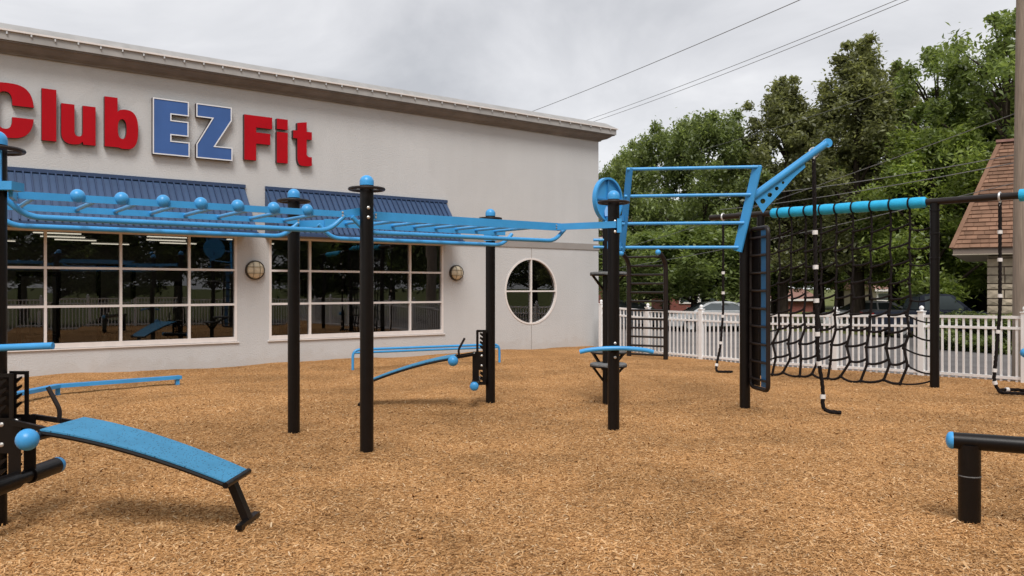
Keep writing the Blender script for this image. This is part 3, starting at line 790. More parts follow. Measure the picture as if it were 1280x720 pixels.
# pull-up tower
P8 = (1.325, 11.40); P5 = (3.14, 11.0)
tow = empty('pull_up_tower', (2.2, 11.2, 0), 'tall blue pull-up frame with a round target disc and slanted rope arm', 'pull-up frame')
post(tow, *P8, r=0.06, ztop=2.55, ring=None)
p5 = post(tow, *P5, r=0.070, ztop=2.62, cap=False, ring=None)
q0 = at(777,314,11.25); q1 = at(787,210,11.0); s0 = at(922,314,10.90); s1 = at(947,207,10.72)
MB().bar(q0, q1, 0.02, 0.11, (0.55,-0.8,0)).build('side_plate', M['bluedark'], tow)
MB().bar(s0, s1, 0.022, 0.14, (0.55,-0.8,0)).build('side_plate', M['blue'], tow)
for t, ex in ((0.985, 0.05), (0.665, 0.0), (0.335, 0.0), (0.045, 0.0)):
    a = q0.lerp(q1, t); b = s0.lerp(s1, t); d = (b-a).normalized()
    MB().tube([a-d*0.03, b+d*(ex)], 0.0225, 12).build('bar', M['blue'], tow)
for z in (2.32, 2.22):
    MB().tube([(P8[0]-0.19,P8[1]-0.02,z),(P8[0]-0.02,P8[1]-0.02,z)], 0.02, 10).build('bar', M['blue'], tow)
MB().bar((P8[0],P8[1]-0.03,2.25), tuple(q0.lerp(q1,0.06)), 0.05, 0.10).build('bracket', M['bluedark'], tow)
MB().bar((P8[0],P8[1]-0.03,2.60), tuple(q0.lerp(q1,0.40)), 0.05, 0.08).build('bracket', M['bluedark'], tow)
# target disc
dc = Vector((1.335, 11.45, 2.885)); dn = Vector((0.72, -0.69, 0.0)).normalized()
dk = MB().lathe([(0.001,0.0),(0.285,0.0),(0.285,0.045),(0.312,0.045),(0.312,-0.02),(0.001,-0.02)], dc, 40, dn).build('target_disc', M['blue'], tow)
dsd = dn.cross(UP).normalized()
rb = MB(); rb.bar(dc-UP*0.284+dn*0.014, dc+UP*0.284+dn*0.014, 0.022, 0.026, dn); rb.bar(dc-dsd*0.284+dn*0.013, dc+dsd*0.284+dn*0.013, 0.022, 0.024, dn)
rb.build('rib', M['bluedark'], dk)
MB().bar(dc-dn*0.02-UP*0.1, (P8[0],P8[1],2.64), 0.06, 0.06, (1,0,0)).build('bracket', M['bluedark'], tow)
# slanted rope arm: tube over a drilled web plate
r0 = at(941,246,10.85); r1 = at(1033,179,10.70)
ra = MB().tube([r0, r1], 0.050, 16).build('rope_arm', M['blue'], tow)
MB().lathe([(0.001,-0.03),(0.058,-0.03),(0.062,0.0),(0.058,0.03),(0.001,0.03)], r1+Vector((0.01,-0.0,0.0)), 18, (0.1,-1,0)).build('end_cap', M['blue'], ra)
ad = (r1-r0).normalized(); an = Vector((0,-1,0)); aw = (an - ad*an.dot(ad)).normalized(); ap = ad.cross(aw).normalized()
if ap.z > 0: ap = -ap
wl = (r1-r0).length
wp = [(0.0,-0.02),(-0.02,0.255),(0.06,0.225),(wl*0.30,0.165),(wl*0.47,0.118),(wl*0.52,0.108),(wl*0.66,0.092),(wl*0.68,0.03),(wl*0.68,-0.02)]
hl = [(0.07,0.125,0.034),(0.19,0.112,0.031),(0.31,0.098,0.026),(0.42,0.084,0.019)]
lo_ = [[(x,y) for x,y in wp]] + [[(hx+hr*math.cos(2*math.pi*k/16), hy+hr*math.sin(2*math.pi*k/16)) for k in range(16)] for hx,hy,hr in hl]
me = curve_shape(lo_, 0.008)
mt = Matrix(((ad.x,ap.x,aw.x,r0.x),(ad.y,ap.y,aw.y,r0.y),(ad.z,ap.z,aw.z,r0.z),(0,0,0,1)))
me.transform(mt); me.transform(Matrix.Translation(-root_loc(ra)))
me.materials.append(M['blue']); wo = bpy.data.objects.new('web_plate', me); COL.objects.link(wo); wo.parent = ra
# climbing board fixed to the tower post, seen nearly edge-on
pb0 = Vector((3.205, 10.93, 0)); pb1 = Vector((3.265, 10.40, 0)); pd = (pb1-pb0).normalized(); pn = Vector((-pd.y, pd.x, 0))
if pn.x > 0: pn = -pn
zl0, zh0 = 0.335, 2.43
cb = MB().tube(fillet([pb0+UP*((zl0+zh0)/2), pb0+UP*zh0, pb1+UP*zh0, pb1+UP*zl0, pb0+UP*zl0, pb0+UP*((zl0+zh0)/2-0.01)], 0.09, 6), 0.028, 12).build('climbing_board', M['brownblack'], tow)
MB().bar((pb0+pb1)/2+pd*0.11+UP*(zl0+0.03)-pn*0.012, (pb0+pb1)/2+pd*0.11+UP*(zh0-0.03)-pn*0.012, 0.012, 0.15, pd).build('panel', M['navy'], cb)
MB().bar((pb0+pb1)/2-pd*0.13+UP*(zl0+0.03)-pn*0.012, (pb0+pb1)/2-pd*0.13+UP*(zh0-0.03)-pn*0.012, 0.012, 0.22, pd).build('panel', M['black'], cb)
for i in range(9):
    z = zl0 + 0.12 + i*(zh0-zl0-0.24)/8
    MB().tube([pb0+UP*z+pn*0.018, pb1+UP*z+pn*0.018], 0.017, 8).build('rung', M['brownblack'], cb)
for z in (2.2, 0.6):
    MB().bar((P5[0],P5[1],z), pb0+UP*z, 0.04, 0.05).build('bracket', M['black'], tow)
# step platforms round the tower's thin post
for (z, a) in ((1.845, 0), (0.575, 0), (0.735, 1)):
    ox, oy = (0.02, -0.02) if not a else (0.06, 0.30)
    cx, cy = P8[0]+ox, P8[1]+oy
    pl = MB().lathe([(0.001,0.03),(0.235,0.03),(0.255,0.02),(0.258,0.0),(0.24,-0.012),(0.001,-0.012)], (cx,cy,z), 30).build('step_platform', M['rubber'], tow)
    br = MB()
    for k in range(4):
        an_ = R(k*90+2); br.bar((cx+0.22*math.cos(an_),cy+0.22*math.sin(an_),z-0.02),(P8[0]+0.05*math.cos(an_),P8[1]+0.05*math.sin(an_),z-0.22),0.035,0.03)
    br.tube([(cx+0.248*math.cos(R(k*15)),cy+0.248*math.sin(R(k*15)),z-0.012) for k in range(24)], 0.014, 6, closed=True)
    br.build('brace', M['black'], pl)

# sit-up benches hooked on notched brackets
def make_bench(name, loc, rz, label, near):
    b = empty(name, loc, label, 'sit-up bench', 'sit-up benches hooked on the posts', rz=rz)
    # curved deck: stations along x, drop growing with distance
    xs = [lerp(0.50, 1.74, i/16) for i in range(17)]
    def zc(x):
        u = (x-0.50)/1.24; return 0.700 - 0.165*u - 0.195*u**1.8
    def yw(x): u = (x-0.50)/1.24; return lerp(0.265, 0.195, u)
    dk_ = MB(); vs = []
    for x in xs:
        z, w = zc(x), yw(x); vs += [(x,-w,z),(x,w,z),(x,w,z-0.012),(x,-w,z-0.012)]
    fs = []
    for i in range(16):
        a, c = i*4, i*4+4; fs += [(a,a+1,c+1,c),(a+1,a+2,c+2,c+1),(a+2,a+3,c+3,c+2),(a+3,a,c,c+3)]
    fs += [(3,2,1,0),(64,65,66,67)]
    dk_.add(vs, fs); dk_.build('board', M['board'], b, local=True)
    for s_ in (-1, 1):
        pts = [(x, s_*(yw(x)-0.002), zc(x)-0.026) for x in xs]
        MB().tube(pts, 0.016, 8).build('side_rail', M['black'], b, local=True)
    MB().tube([(1.745,-0.22,zc(1.74)-0.02),(1.745,0.22,zc(1.74)-0.02)], 0.022, 10).build('cross_bar', M['black'], b, local=True)
    MB().bar((0.495,-0.26,zc(0.50)-0.022), (0.495,0.26,zc(0.50)-0.022), 0.03, 0.03).build('cross_bar', M['black'], b, local=True)
    lg = MB().bar((1.69,0,zc(1.69)-0.03), (1.82,0.0,0.025), 0.075, 0.05, (1,0,0)).build('leg', M['black'], b, local=True)
    MB().bar((1.82,-0.18,0.025), (1.82,0.18,0.025), 0.045, 0.03).build('foot_bar', M['black'], lg, local=True)
    # neck arms to the bracket
    for s_ in (-1, 1):
        MB().bar((0.20,s_*0.12,0.725), (0.51,s_*0.16,0.672), 0.03, 0.035).build('neck_arm', M['black'], b, local=True)
    MB().tube(fillet([(0.44,0.05,0.70),(0.45,0.05,0.78),(0.36,0.05,0.945)], 0.05, 4), 0.016, 8).build('handle', M['brownblack'], b, local=True)
    ft = MB().tube([(0.50,near*0.34,0.655),(0.50,-near*0.10,0.655)], 0.030, 14).build('foot_roller', M['black'], b, local=True)
    MB().sphere((0.50, near*0.40, 0.655), 0.072, 20, 11).build('ball', M['blue'], ft, local=True)
    lr = MB().tube([(0.21,-(0.62 if near < 0 else 0.40),0.310),(0.21,-0.075,0.310)], 0.060, 18).tube([(0.21,0.075,0.310),(0.21,0.40,0.310)], 0.060, 18).tube([(0.21,-0.09,0.310),(0.21,0.09,0.310)], 0.045, 14)
    lr = lr.build('knee_roller', M['black'], b, local=True)
    for s_ in (-1, 1): MB().lathe([(0.061,0.0)] + [(0.061*math.cos(R(a)), 0.030+0.036*math.sin(R(a))) for a in (0,20,40,60,80,89)], (0.21, s_*(0.61 if near < 0 and s_ < 0 else 0.39), 0.310), 18, (0,s_,0)).build('cap', M['blue'], lr, local=True)
    MB().box((0.062,-0.078,0.53),(0.086,0.078,1.02)).build('back_plate', M['black'], b, local=True)
    # notched bracket: two plates either side of the post
    for s_ in (-1, 1):
        y = s_*0.085
        pl = MB()
        T3 = lambda u, v, t: (u, t, v)
        pl.prism([(0.06,0.50),(0.25,0.50),(0.25,0.745),(0.06,0.745)], T3, y-0.006, y+0.006)
        pl.prism([(0.170,0.745),(0.198,0.745),(0.198,1.03),(0.170,1.03)], T3, y-0.006, y+0.006)
        pl.prism([(0.06,1.03),(0.198,1.03),(0.198,1.055),(0.06,1.055)], T3, y-0.006, y+0.006)
        pl.prism([(0.06,0.745),(0.108,0.745),(0.108,1.03),(0.06,1.03)], T3, y-0.006, y+0.006)
        for z in (0.80, 0.86, 0.92, 0.98): pl.prism([(0.108,z-0.014),(0.148,z+0.022),(0.148,z+0.038),(0.108,z+0.020)], T3, y-0.006, y+0.006)
        pl.prism([(0.06,0.316),(0.108,0.316),(0.108,0.50),(0.06,0.50)], T3, y-0.006, y+0.006)
        pl.prism([(0.165,0.316),(0.25,0.316),(0.25,0.50),(0.165,0.50)], T3, y-0.006, y+0.006)
        for z in (0.36, 0.43): pl.prism([(0.108,z-0.014),(0.148,z+0.022),(0.148,z+0.038),(0.108,z+0.020)], T3, y-0.006, y+0.006)
        pl.prism([(0.06,0.29),(0.26,0.29),(0.26,0.315),(0.06,0.315)], T3, y-0.006, y+0.006)
        pb = pl.build('bracket_plate', M['black'], b, local=True)
        for (x, z) in ((0.12,0.70),(0.12,0.56),(0.225,0.725)):
            MB().lathe([(0.017,0),(0.016,0.007),(0.008,0.012),(0.001,0.013)], (x, y+s_*0.005, z), 10, (0,s_,0)).build('bolt', M['bolt'], pb, local=True)
    return b
b1 = make_bench('sit_up_bench', (P0[0], P0[1]-0.03, 0), R(-2), 'sit-up bench with wide blue arched board resting on a black foot bar', -1)
b2 = make_bench('sit_up_bench', (P3[0], P3[1], 0), R(180), 'smaller looking blue sit-up bench sloping away behind the tall middle posts', 1)

# balance beam by the building
bb = empty('balance_beam', (-6.4, 13.2, 0), 'low flat blue balance beam on stub legs near the stucco wall', 'balance beam')
e0, e1, e2 = Vector((-7.14,11.1,0.13)), Vector((-7.05,12.66,0.13)), Vector((-5.66,13.93,0.13))
MB().bar(e1, e2, 0.14, 0.055).build('beam', M['blue'], bb); MB().bar(e0, e1+(e1-e0).normalized()*0.05, 0.14, 0.0535).build('beam', M['blue'], bb)
for p in (e1, e1.lerp(e2, 0.97), e0.lerp(e1, 0.1)):
    MB().bar(p+UP*-0.025, Vector((p.x,p.y,-0.1)), 0.10, 0.06, (0.8,0.6,0)).build('leg', M['blue'], bb)
# low parallel bars by the wall
pbz = empty('push_up_bars', (-1.8, 17.2, 0), 'pair of low blue hoop bars standing along the stucco wall', 'exercise bars')
h0, h1 = Vector((-3.22,16.5,0)), Vector((-0.28,18.15,0)); hn = Vector((-0.5,0.85,0)).normalized()*0.28
a, b = h0, h1
MB().tube(fillet([a-UP*0.1, a+UP*0.40, b+UP*0.40, b-UP*0.1], 0.16, 7), 0.027, 10).build('hoop_bar', M['blue'], pbz)
dd = (b-a).normalized()
MB().tube([a+dd*0.02+UP*0.338, b-dd*0.02+UP*0.338], 0.024, 10).build('cross_bar', M['blue'], pbz)
# low black beam close to the camera
lbm = empty('low_beam', (3.6, 5.6, 0), 'thick black rail with a blue domed end on one stout post', 'balance beam')
MB().tube([(3.19,5.69,-0.1),(3.19,5.69,0.56)], 0.072, 22).build('post', M['black'], lbm)
bd = Vector((0.90,-0.43,0)).normalized()
s_a = Vector((3.19,5.69,0.580)) - bd*0.10; s_b = s_a + bd*2.6
MB().tube([s_a, s_b], 0.058, 22).build('beam', M['black'], lbm)
MB().lathe([(0.060,0.0)] + [(0.060*math.cos(R(a)), 0.014+0.034*math.sin(R(a))) for a in (0,20,40,60,80,89)], s_a, 22, -bd).build('cap', M['blue'], lbm)
MB().lathe([(0.074,0.0),(0.0745,0.004),(0.074,0.008)], (3.19,5.69,0.34), 22).build('collar', M['rubber'], lbm)
sp2 = s_b - bd*0.25
MB().tube([(sp2.x,sp2.y,-0.1),(sp2.x,sp2.y,0.56)], 0.072, 22).build('post', M['black'], lbm)

# arched wall-ladder
cl0 = Vector((2.92, 20.35, 0)); cl1 = Vector((3.73, 19.80, 0))
ct = empty('arched_climber', ((cl0.x+cl1.x)/2, (cl0.y+cl1.y)/2, 0), 'dark arched climbing ladder with thin rungs before the white fence', 'climbing frame')
cd = (cl1-cl0).normalized(); cn = Vector((-0.70,-0.71,0))
zc0 = g(cl1.x, cl1.y); ztc = 2.52
def clp(base):
    pts = [base+UP*(zc0-0.1)] + [base + UP*(ztc-0.42) + cn*0 ] + [base + cn*(0.44*(1-math.cos(R(a)))) + UP*(ztc-0.42+0.42*math.sin(R(a))) for a in (15,30,45,60,75)]
    return pts
for bs in (cl0, cl1):
    u_ = MB().tube(clp(bs), 0.058, 12).build('upright', M['brownblack'], ct)
    e_ = clp(bs)[-1]; MB().sphere(e_, 0.068, 14, 9).build('cap', M['blue'], u_)
for i in range(12):
    z = zc0+0.1+i*0.218
    a0_ = 0 if z < ztc-0.42 else 0.44*(1-math.sqrt(max(0, 1-((z-(ztc-0.42))/0.42)**2)))
    MB().tube([cl0+cn*a0_+UP*z, cl1+cn*a0_+UP*z], 0.026, 8).build('rung', M['brownblack'], ct)

# climbing frame that carries the net and two ropes
P6 = Vector((6.92, 13.36, 0)); ND = Vector((0.687, -0.727, 0)).normalized()
def nb_(t, z=0.0): return P6 + ND*t + UP*z
def t_net(px):
    k = (px-640)/F; return (k*P6.y - P6.x)/(ND.x - k*ND.y)
ZBm = 3.065
nf = empty('net_frame', P6, 'black steel frame carrying the turquoise padded beam above the rope net', 'climbing frame')
def npost(t):
    p = nb_(t); z0 = g(p.x, p.y)-0.12
    return MB().tube([(p.x,p.y,z0),(p.x,p.y,ZBm-0.03)], 0.072, 20).build('post', M['black'], nf)
pp = npost(0)
for z in (2.9, 2.52, 2.12): MB().lathe([(0.074,0),(0.080,0.004),(0.080,0.03),(0.074,0.034)], nb_(0, z), 20).build('collar', M['black'], pp)
npost(t_net(951)); npost(3.3)
MB().tube([nb_(t_net(888), ZBm), nb_(3.7, ZBm)], 0.055, 18).build('beam', M['brownblack'], nf)
tp0, tp1 = t_net(964.5), t_net(1158)
pd_ = MB()
npp = 34; pts = []; rs = []
ties = [974,989,1007,1026,1045,1066,1089,1113,1137]
tts = [t_net(x) for x in ties]
for i in range(npp*3):
    t = lerp(tp0, tp1, i/(npp*3-1)); pts.append(nb_(t, ZBm)); dmin = min(abs(t-x) for x in tts)
    rs.append(0.094 - 0.009*math.exp(-(dmin/0.035)**2) + 0.003*math.sin(t*9) + (-0.02 if i in (0, npp*3-1) else 0))
pd_.tube(pts, rs, 18).build('pad', M['pad'], nf)
pd_ = MB().tube([nb_(t_net(1275), ZBm), nb_(t_net(1275)+1.6, ZBm)], 0.095, 18).build('pad', M['pad'], nf)
for t in tts:
    c = nb_(t, ZBm); m = MB(); m.tube([c + NDn for NDn in [(UP*math.cos(2*math.pi*k/16) + ND.cross(UP)*math.sin(2*math.pi*k/16))*0.089 for k in range(16)]], 0.016, 6, closed=True)
    m.build('tie', M['rope'], nf)

# rope net
net = empty('rope_net', P6, 'black hexagonal rope climbing net hanging down to the wood chips', 'net')
ncol = len(tts); nrow = 10
ztop_n = ZBm-0.09
nodes = {}
rr = random.Random(5)
for i, t in enumerate(tts):
    for j in range(nrow+1):
        u = j/nrow
        z = lerp(ztop_n, 0.10, u**0.92)
        slack = sstep(np.array((u-0.45)/0.5)).item()
        zig = (0.022 + rr.uniform(0.035, 0.085)*slack)*(1 if (j) % 2 else -1)*(0 if j == 0 else 1)
        tt = t + zig*0.55*(1 if j else 0) + rr.uniform(-0.012, 0.012)*j/3 - 0.05*slack*u
        sw_ = 0.16*u*u*math.sin(0.5+i*0.8)*0.5 - 0.28*slack*u
        p = nb_(tt, z + rr.uniform(-0.02,0.02)*(j > 0)) - Vector((DX, DY, 0))*sw_*-0.4
        if j == nrow: p.z = g(p.x, p.y) + 0.045 + (0.05 if i % 2 else 0)
        nodes[i, j] = p
def rope_curve(a, b, sag, n=5):
    return [a.lerp(b, k/n) - UP*sag*4*(k/n)*(1-k/n) for k in range(n+1)]
for i in range(ncol):
    pts = []
    for j in range(nrow+1): pts.append(nodes[i,j])
    pts = fillet(pts, 0.06, 3)
    MB().tube(pts, [0.018 + 0.005*min(1, (k/(len(pts)*0.75))**2) for k in range(len(pts))], 7).build('vertical_rope', M['rope'], net)
for j in range(1, nrow+1):
    for i in range(ncol-1):
        a = nodes[i,j]; b = nodes[i+1,j].lerp(nodes[i+1,j-1], 0.30 if j < nrow else 0.0)
        MB().tube(rope_curve(a, b, 0.008+(0.012+0.03*rr.random())*(j/nrow)), 0.0175 + 0.004*min(1, (j/8)**2), 6).build('cross_rope', M['rope'], net)
    pa = nodes[ncol-1,j]; z = pa.z if j < nrow else 0.06
    pe = nb_(-0.06, max(0.12, z + (0.02 if j < 6 else -0.12)))
    if j in (1,2,3,5,6,7,8,9,10): MB().tube(rope_curve(pa, pe, 0.03), 0.0145, 6).build('cross_rope', M['rope'], net)
    pa = nodes[0,j]; pe = nb_(t_net(951)+0.07, max(0.12, pa.z-0.05)); MB().tube(rope_curve(pa, pe, 0.03), 0.0145, 6).build('cross_rope', M['rope'], net)
kn = MB().sphere((0,0,0), 0.034, 8, 5).build('knot', M['rope'], net, local=True)
kn.location = nodes[0,1]-P6
for (i, j), p in nodes.items():
    if (i, j) != (0, 1) and j: inst(kn, net, p-P6, rot=(rr.random()*3, rr.random()*3, 0))

# hanging ropes with white bands
def hang_rope(top, path, bands, label, r=0.026, clampz=None):
    ro = empty('climbing_rope', top, label, 'rope', 'black climbing ropes with white bands')
    pts = [Vector(p) for p in path]
    # resample finely and twist three strands
    segs = [(pts[i+1]-pts[i]).length for i in range(len(pts)-1)]; total = sum(segs)
    sm_ = fillet(pts, 0.12, 6)
    ln = [0]
    for a, b in zip(sm_, sm_[1:]): ln.append(ln[-1]+(b-a).length)
    def samp(d):
        d = max(0, min(ln[-1], d))
        for k in range(len(ln)-1):
            if d <= ln[k+1]: return sm_[k].lerp(sm_[k+1], (d-ln[k])/max(1e-6, ln[k+1]-ln[k]))
        return sm_[-1]
    n = int(ln[-1]/0.028)
    cen = [samp(ln[-1]*i/n) for i in range(n+1)]
    m = MB()
    for s_ in range(3):
        st = []
        for i, c in enumerate(cen):
            d = (cen[min(n, i+1)]-cen[max(0, i-1)]).normalized(); a = d.orthogonal().normalized(); b = d.cross(a)
            ph = i*0.75 + s_*2*math.pi/3
            st.append(c + (a*math.cos(ph)+b*math.sin(ph))*r*0.42)
        m.tube(st, r*0.60, 6)
    m.build('strand', M['rope'], ro)
    for f_ in bands:
        c = samp(f_*ln[-1]); c2 = samp(f_*ln[-1]+0.055)
        MB().tube([c, c2], r*1.28, 12).build('band', M['tape'], ro)
    MB().tube([Vector(top)+UP*0.005, Vector(top)-UP*0.10], 0.020, 10).build('hook', M['galv'], ro)
    return ro
# one from the slanted arm
ap_ = r0.lerp(r1, 0.83)
tp = ap_ - UP*0.055
gy = 10.66
hang_rope(tp, [tp-UP*0.03, Vector((ap_.x+0.005,gy,1.65)), Vector((ap_.x+0.03,gy,0.75)), Vector((ap_.x+0.10,gy,0.32)), Vector((4.045,gy-0.02,0.045)), Vector((4.26,gy-0.10,0.035))],
          [0.27,0.40,0.525,0.65,0.76,0.885], 'black rope with white bands hanging from the slanted blue arm', r=0.028)
MB().tube([ap_+Vector((0.06*math.cos(k*0.5236),0.0,0.06*math.sin(k*0.5236))) for k in range(12)], 0.012, 6, closed=True).build('rope_clamp', M['galv'], ra)
# one at the beam's left end
t1 = t_net(904); tp = nb_(t1, ZBm-0.06); z_ = g(tp.x, tp.y)
hang_rope(tp, [tp-UP*0.03, Vector((tp.x,tp.y,1.2)), Vector((tp.x-0.05,tp.y,0.5)), Vector((tp.x-0.14,tp.y,z_+0.12)), Vector((tp.x-0.16,tp.y-0.1,z_+0.03)), Vector((tp.x+0.16,tp.y-0.1,z_+0.03))],
          [0.30,0.42,0.56,0.72,0.855], 'black rope hanging between the pull-up frame and the fence panels', r=0.026)
t2 = t_net(1250); tp = nb_(t2, ZBm-0.06)
gl_ = Vector((tp.x-0.05, tp.y-0.02, 0.0))
coil = [gl_+Vector((0.30+0.27*math.cos(R(a)), 0.16*math.sin(R(a)), 0.035+0.02*(a > 400))) for a in range(180, 560, 24)]
hang_rope(tp, [tp-UP*0.03, Vector((tp.x,tp.y,1.3)), Vector((tp.x-0.06,tp.y,0.6)), Vector((tp.x-0.10,tp.y,0.2))] + coil,
          [0.10,0.20,0.33,0.46,0.60,0.645,0.80,0.93], 'black rope ending in a loose coil below the bare beam', r=0.028)
for t in (t1, t2):
    c = nb_(t, ZBm); MB().tube([c+(UP*math.cos(2*math.pi*k/14)+ND.cross(UP)*math.sin(2*math.pi*k/14))*0.066 for k in range(14)], 0.016, 6, closed=True).build('rope_clamp', M['galv'], nf)
# blue ball of a further station at the frame's edge
st = Vector((7.875, 12.45, 0))
pedb = empty('ball_post', (st.x+0.15, st.y, 0), 'short black post topped with side blue ball beside the coiled rope', 'exercise post')
MB().tube([(st.x+0.15,st.y,-0.1),(st.x+0.15,st.y,0.80)], 0.055, 16).build('post', M['black'], pedb)
MB().tube([(st.x+0.14,st.y,0.66),(st.x-0.02,st.y,0.66)], 0.02, 10).build('arm', M['black'], pedb)
MB().sphere((st.x-0.04,st.y,0.66), 0.075, 18, 11).build('ball', M['blue'], pedb)

# ------------------------------------------------------------------ fences
FD = Vector((-0.59, 0.807, 0)).normalized(); FP = Vector((8.87, 14.1, 0))
def fence(p0, p1, npan, label, zf):
    f = empty('picket_fence', p0, label, 'fence', 'white vinyl picket fences')
    d = (p1-p0); ln = d.length; d.normalize(); n = Vector((-d.y, d.x, 0)); pw = ln/npan
    rot = math.atan2(d.y, d.x)
    pk = MB().box((-0.0185,-0.009,-0.03),(0.0185,0.009,1.11)).build('picket', M['whitevinyl'], f, local=True)
    ps = MB().box((-0.052,-0.052,-0.15),(0.052,0.052,1.21)).build('post', M['whitevinyl'], f, local=True)
    cp = MB().box((-0.064,-0.064,1.211),(0.064,0.064,1.23)); cp.lathe([(0.04,1.231),(0.028,1.245),(0.03,1.255),(0.045,1.275),(0.04,1.305),(0.016,1.325),(0.001,1.33)], (0,0,0), 12)
    cp = cp.build('cap', M['whitevinyl'], ps, local=True)
    first = True
    for i in range(npan+1):
        p = p0 + d*pw*i; z = zf(p.x, p.y); l = (p.x-p0.x, p.y-p0.y, z)
        if i == 0: ps.location = l; ps.rotation_euler = (0,0,rot)
        else:
            o = inst(ps, f, l, rot=(0,0,rot)); inst(cp, o, (0,0,0))
        if i == npan: break
        q = p0 + d*pw*(i+1); z2 = zf(q.x, q.y)
        for (h, hh, ww) in ((1.13,0.05,0.045),(0.94,0.045,0.04),(0.07,0.05,0.04)):
            MB().bar(p+d*0.051+UP*(z+h), q-d*0.051+UP*(z2+h), ww, hh).build('rail', M['whitevinyl'], f)
        for k in range(13):
            s_ = (k+0.5)/13*(pw-0.14)/pw + 0.07/pw
            c = p.lerp(q, s_); loc = (c.x-p0.x, c.y-p0.y, lerp(z, z2, s_))
            if first: pk.location = loc; pk.rotation_euler = (0,0,rot); first = False
            else: inst(pk, f, loc, rot=(0,0,rot + random.uniform(-0.02,0.02)))
fence(FP + FD*10.80, FP - FD*9.0, 11, 'white picket fence along the parking lot beyond the rope net', g)
fE = FP - FD*9.0
fence(fE, fE - D*23.4, 13, 'white picket fence mirrored dimly in the dark grid windows', lambda x, y: 0.0)

# ------------------------------------------------------------------ trees and shrubs
def crown_mesh(name, seed, H, rad, zlo, nclump, nleaf, leaf, mat, shape='round', topbias=1.0, clumpr=(0.14, 0.26), limbs=9):
    """foliage as leaf sprays gathered in clumps through the crown's volume; returns crown mesh and trunk mesh"""
    r_ = np.random.default_rng(seed)
    cs = []
    tries = 0
    while len(cs) < nclump and tries < 9000:
        tries += 1
        v = r_.random()**topbias
        z = zlo + (H-zlo)*v
        u = (z-zlo)/(H-zlo)
        if shape == 'round': env = math.sqrt(max(0.02, 1-(2*u-0.85)**2/1.35))
        elif shape == 'tall': env = (0.55+0.6*u) if u < 0.45 else (0.82*(1-((u-0.45)/0.58)**2.2)+0.05)
        elif shape == 'cone': env = 1.0*(1-u)**0.75+0.08
        else: env = 1.0
        env *= rad*(0.66+0.44*r_.random())
        a = r_.random()*2*math.pi; rr_ = env*math.sqrt(0.12+0.88*r_.random())
        cs.append((rr_*math.cos(a), rr_*math.sin(a), z))
    main = len(cs)
    for k in range(nclump//3):
        c = cs[int(r_.integers(0, main))]
        if c[2] < zlo + 0.3*(H-zlo): continue
        f_ = 1 + r_.uniform(0.12, 0.34)
        cs.append((c[0]*f_ + r_.normal(0, 0.1), c[1]*f_ + r_.normal(0, 0.1), min(H*1.03, c[2] + r_.uniform(0.02, 0.10)*H)))
    cs = np.array(cs); nc = len(cs)
    per = nleaf//nc
    P = []; 
    for ci, c in enumerate(cs):
        cr_ = rad*r_.uniform(*clumpr)*(1.0 if ci < main else 0.62)
        q = r_.normal(0, 0.52, (per if ci < main else per//2, 3))*cr_
        q[:,2] *= 0.72
        q[:,2] -= 0.10*(q[:,0]**2+q[:,1]**2)/max(cr_, 0.1)
        P.append(q + c)
    P = np.concatenate(P); n = len(P)
    nrm = r_.normal(0, 1, (n,3)); nrm[:,2] = np.abs(nrm[:,2])+0.5; nrm /= np.linalg.norm(nrm, axis=1)[:,None]
    t = r_.normal(0, 1, (n,3)); t -= nrm*(t*nrm).sum(1)[:,None]; t /= np.linalg.norm(t, axis=1)[:,None]
    b = np.cross(nrm, t)
    s = leaf*(0.6+0.8*r_.random(n))[:,None]
    V = np.stack([P - t*s, P + b*s*0.42 + nrm*s*0.12, P + t*s, P - b*s*0.42 + nrm*s*0.12], 1).reshape(-1,3)
    Fq = np.arange(n*4, dtype=np.int32)
    me = bpy.data.meshes.new(name)
    me.vertices.add(len(V)); me.vertices.foreach_set('co', V.ravel())
    me.loops.add(n*4); me.loops.foreach_set('vertex_index', Fq)
    me.polygons.add(n); me.polygons.foreach_set('loop_start', np.arange(0, n*4, 4, dtype=np.int32))
    me.update(calc_edges=True); me.materials.append(mat)
    # trunk and limbs
    tb = MB(); tr = H*0.020+0.05
    lean = r_.normal(0, 0.02*H, 2)
    top = 0.80*H
    tp_ = [Vector((lean[0]*u*u, lean[1]*u*u, -0.4+u*(top+0.4))) for u in (0,0.06,0.2,0.4,0.6,0.8,1.0)]
    tb.tube(tp_, [tr*1.5,tr*1.15,tr,tr*0.82,tr*0.6,tr*0.36,tr*0.12], 9)
    order = r_.permutation(nc)[:limbs*2]
    for k in order[:limbs*2]:
        c = Vector(cs[k]); zb_ = max(zlo*0.75, c.z - 0.55*math.hypot(c.x, c.y) - 0.08*H); zb_ = min(zb_, top*0.92)
        u = (zb_+0.4)/(top+0.4); s0_ = Vector((lean[0]*u*u, lean[1]*u*u, zb_))
        mid = s0_.lerp(c, 0.5) + Vector((0,0,0.05*H*r_.random()))
        r1_ = tr*(0.42*(1-0.6*u)+0.08)
        tb.tube([s0_, mid, c], [r1_, r1_*0.6, r1_*0.18], 6)
    return me, tb
KIND = {}
def tree_kind(key, *a, **k):
    cm, tb = crown_mesh(key, *a, **k)
    o = tb.build('trunk', M['bark'], None)
    KIND[key] = (cm, o.data); bpy.data.objects.remove(o)
tree_kind('broad', 3, 10.0, 4.0, 2.5, 90, 46000, 0.115, M['leaf_dark'], 'round', clumpr=(0.10, 0.24), limbs=16)
tree_kind('broad_mid', 8, 10.0, 3.6, 2.3, 84, 42000, 0.115, M['leaf_mid'], 'round', clumpr=(0.10, 0.24), limbs=16)
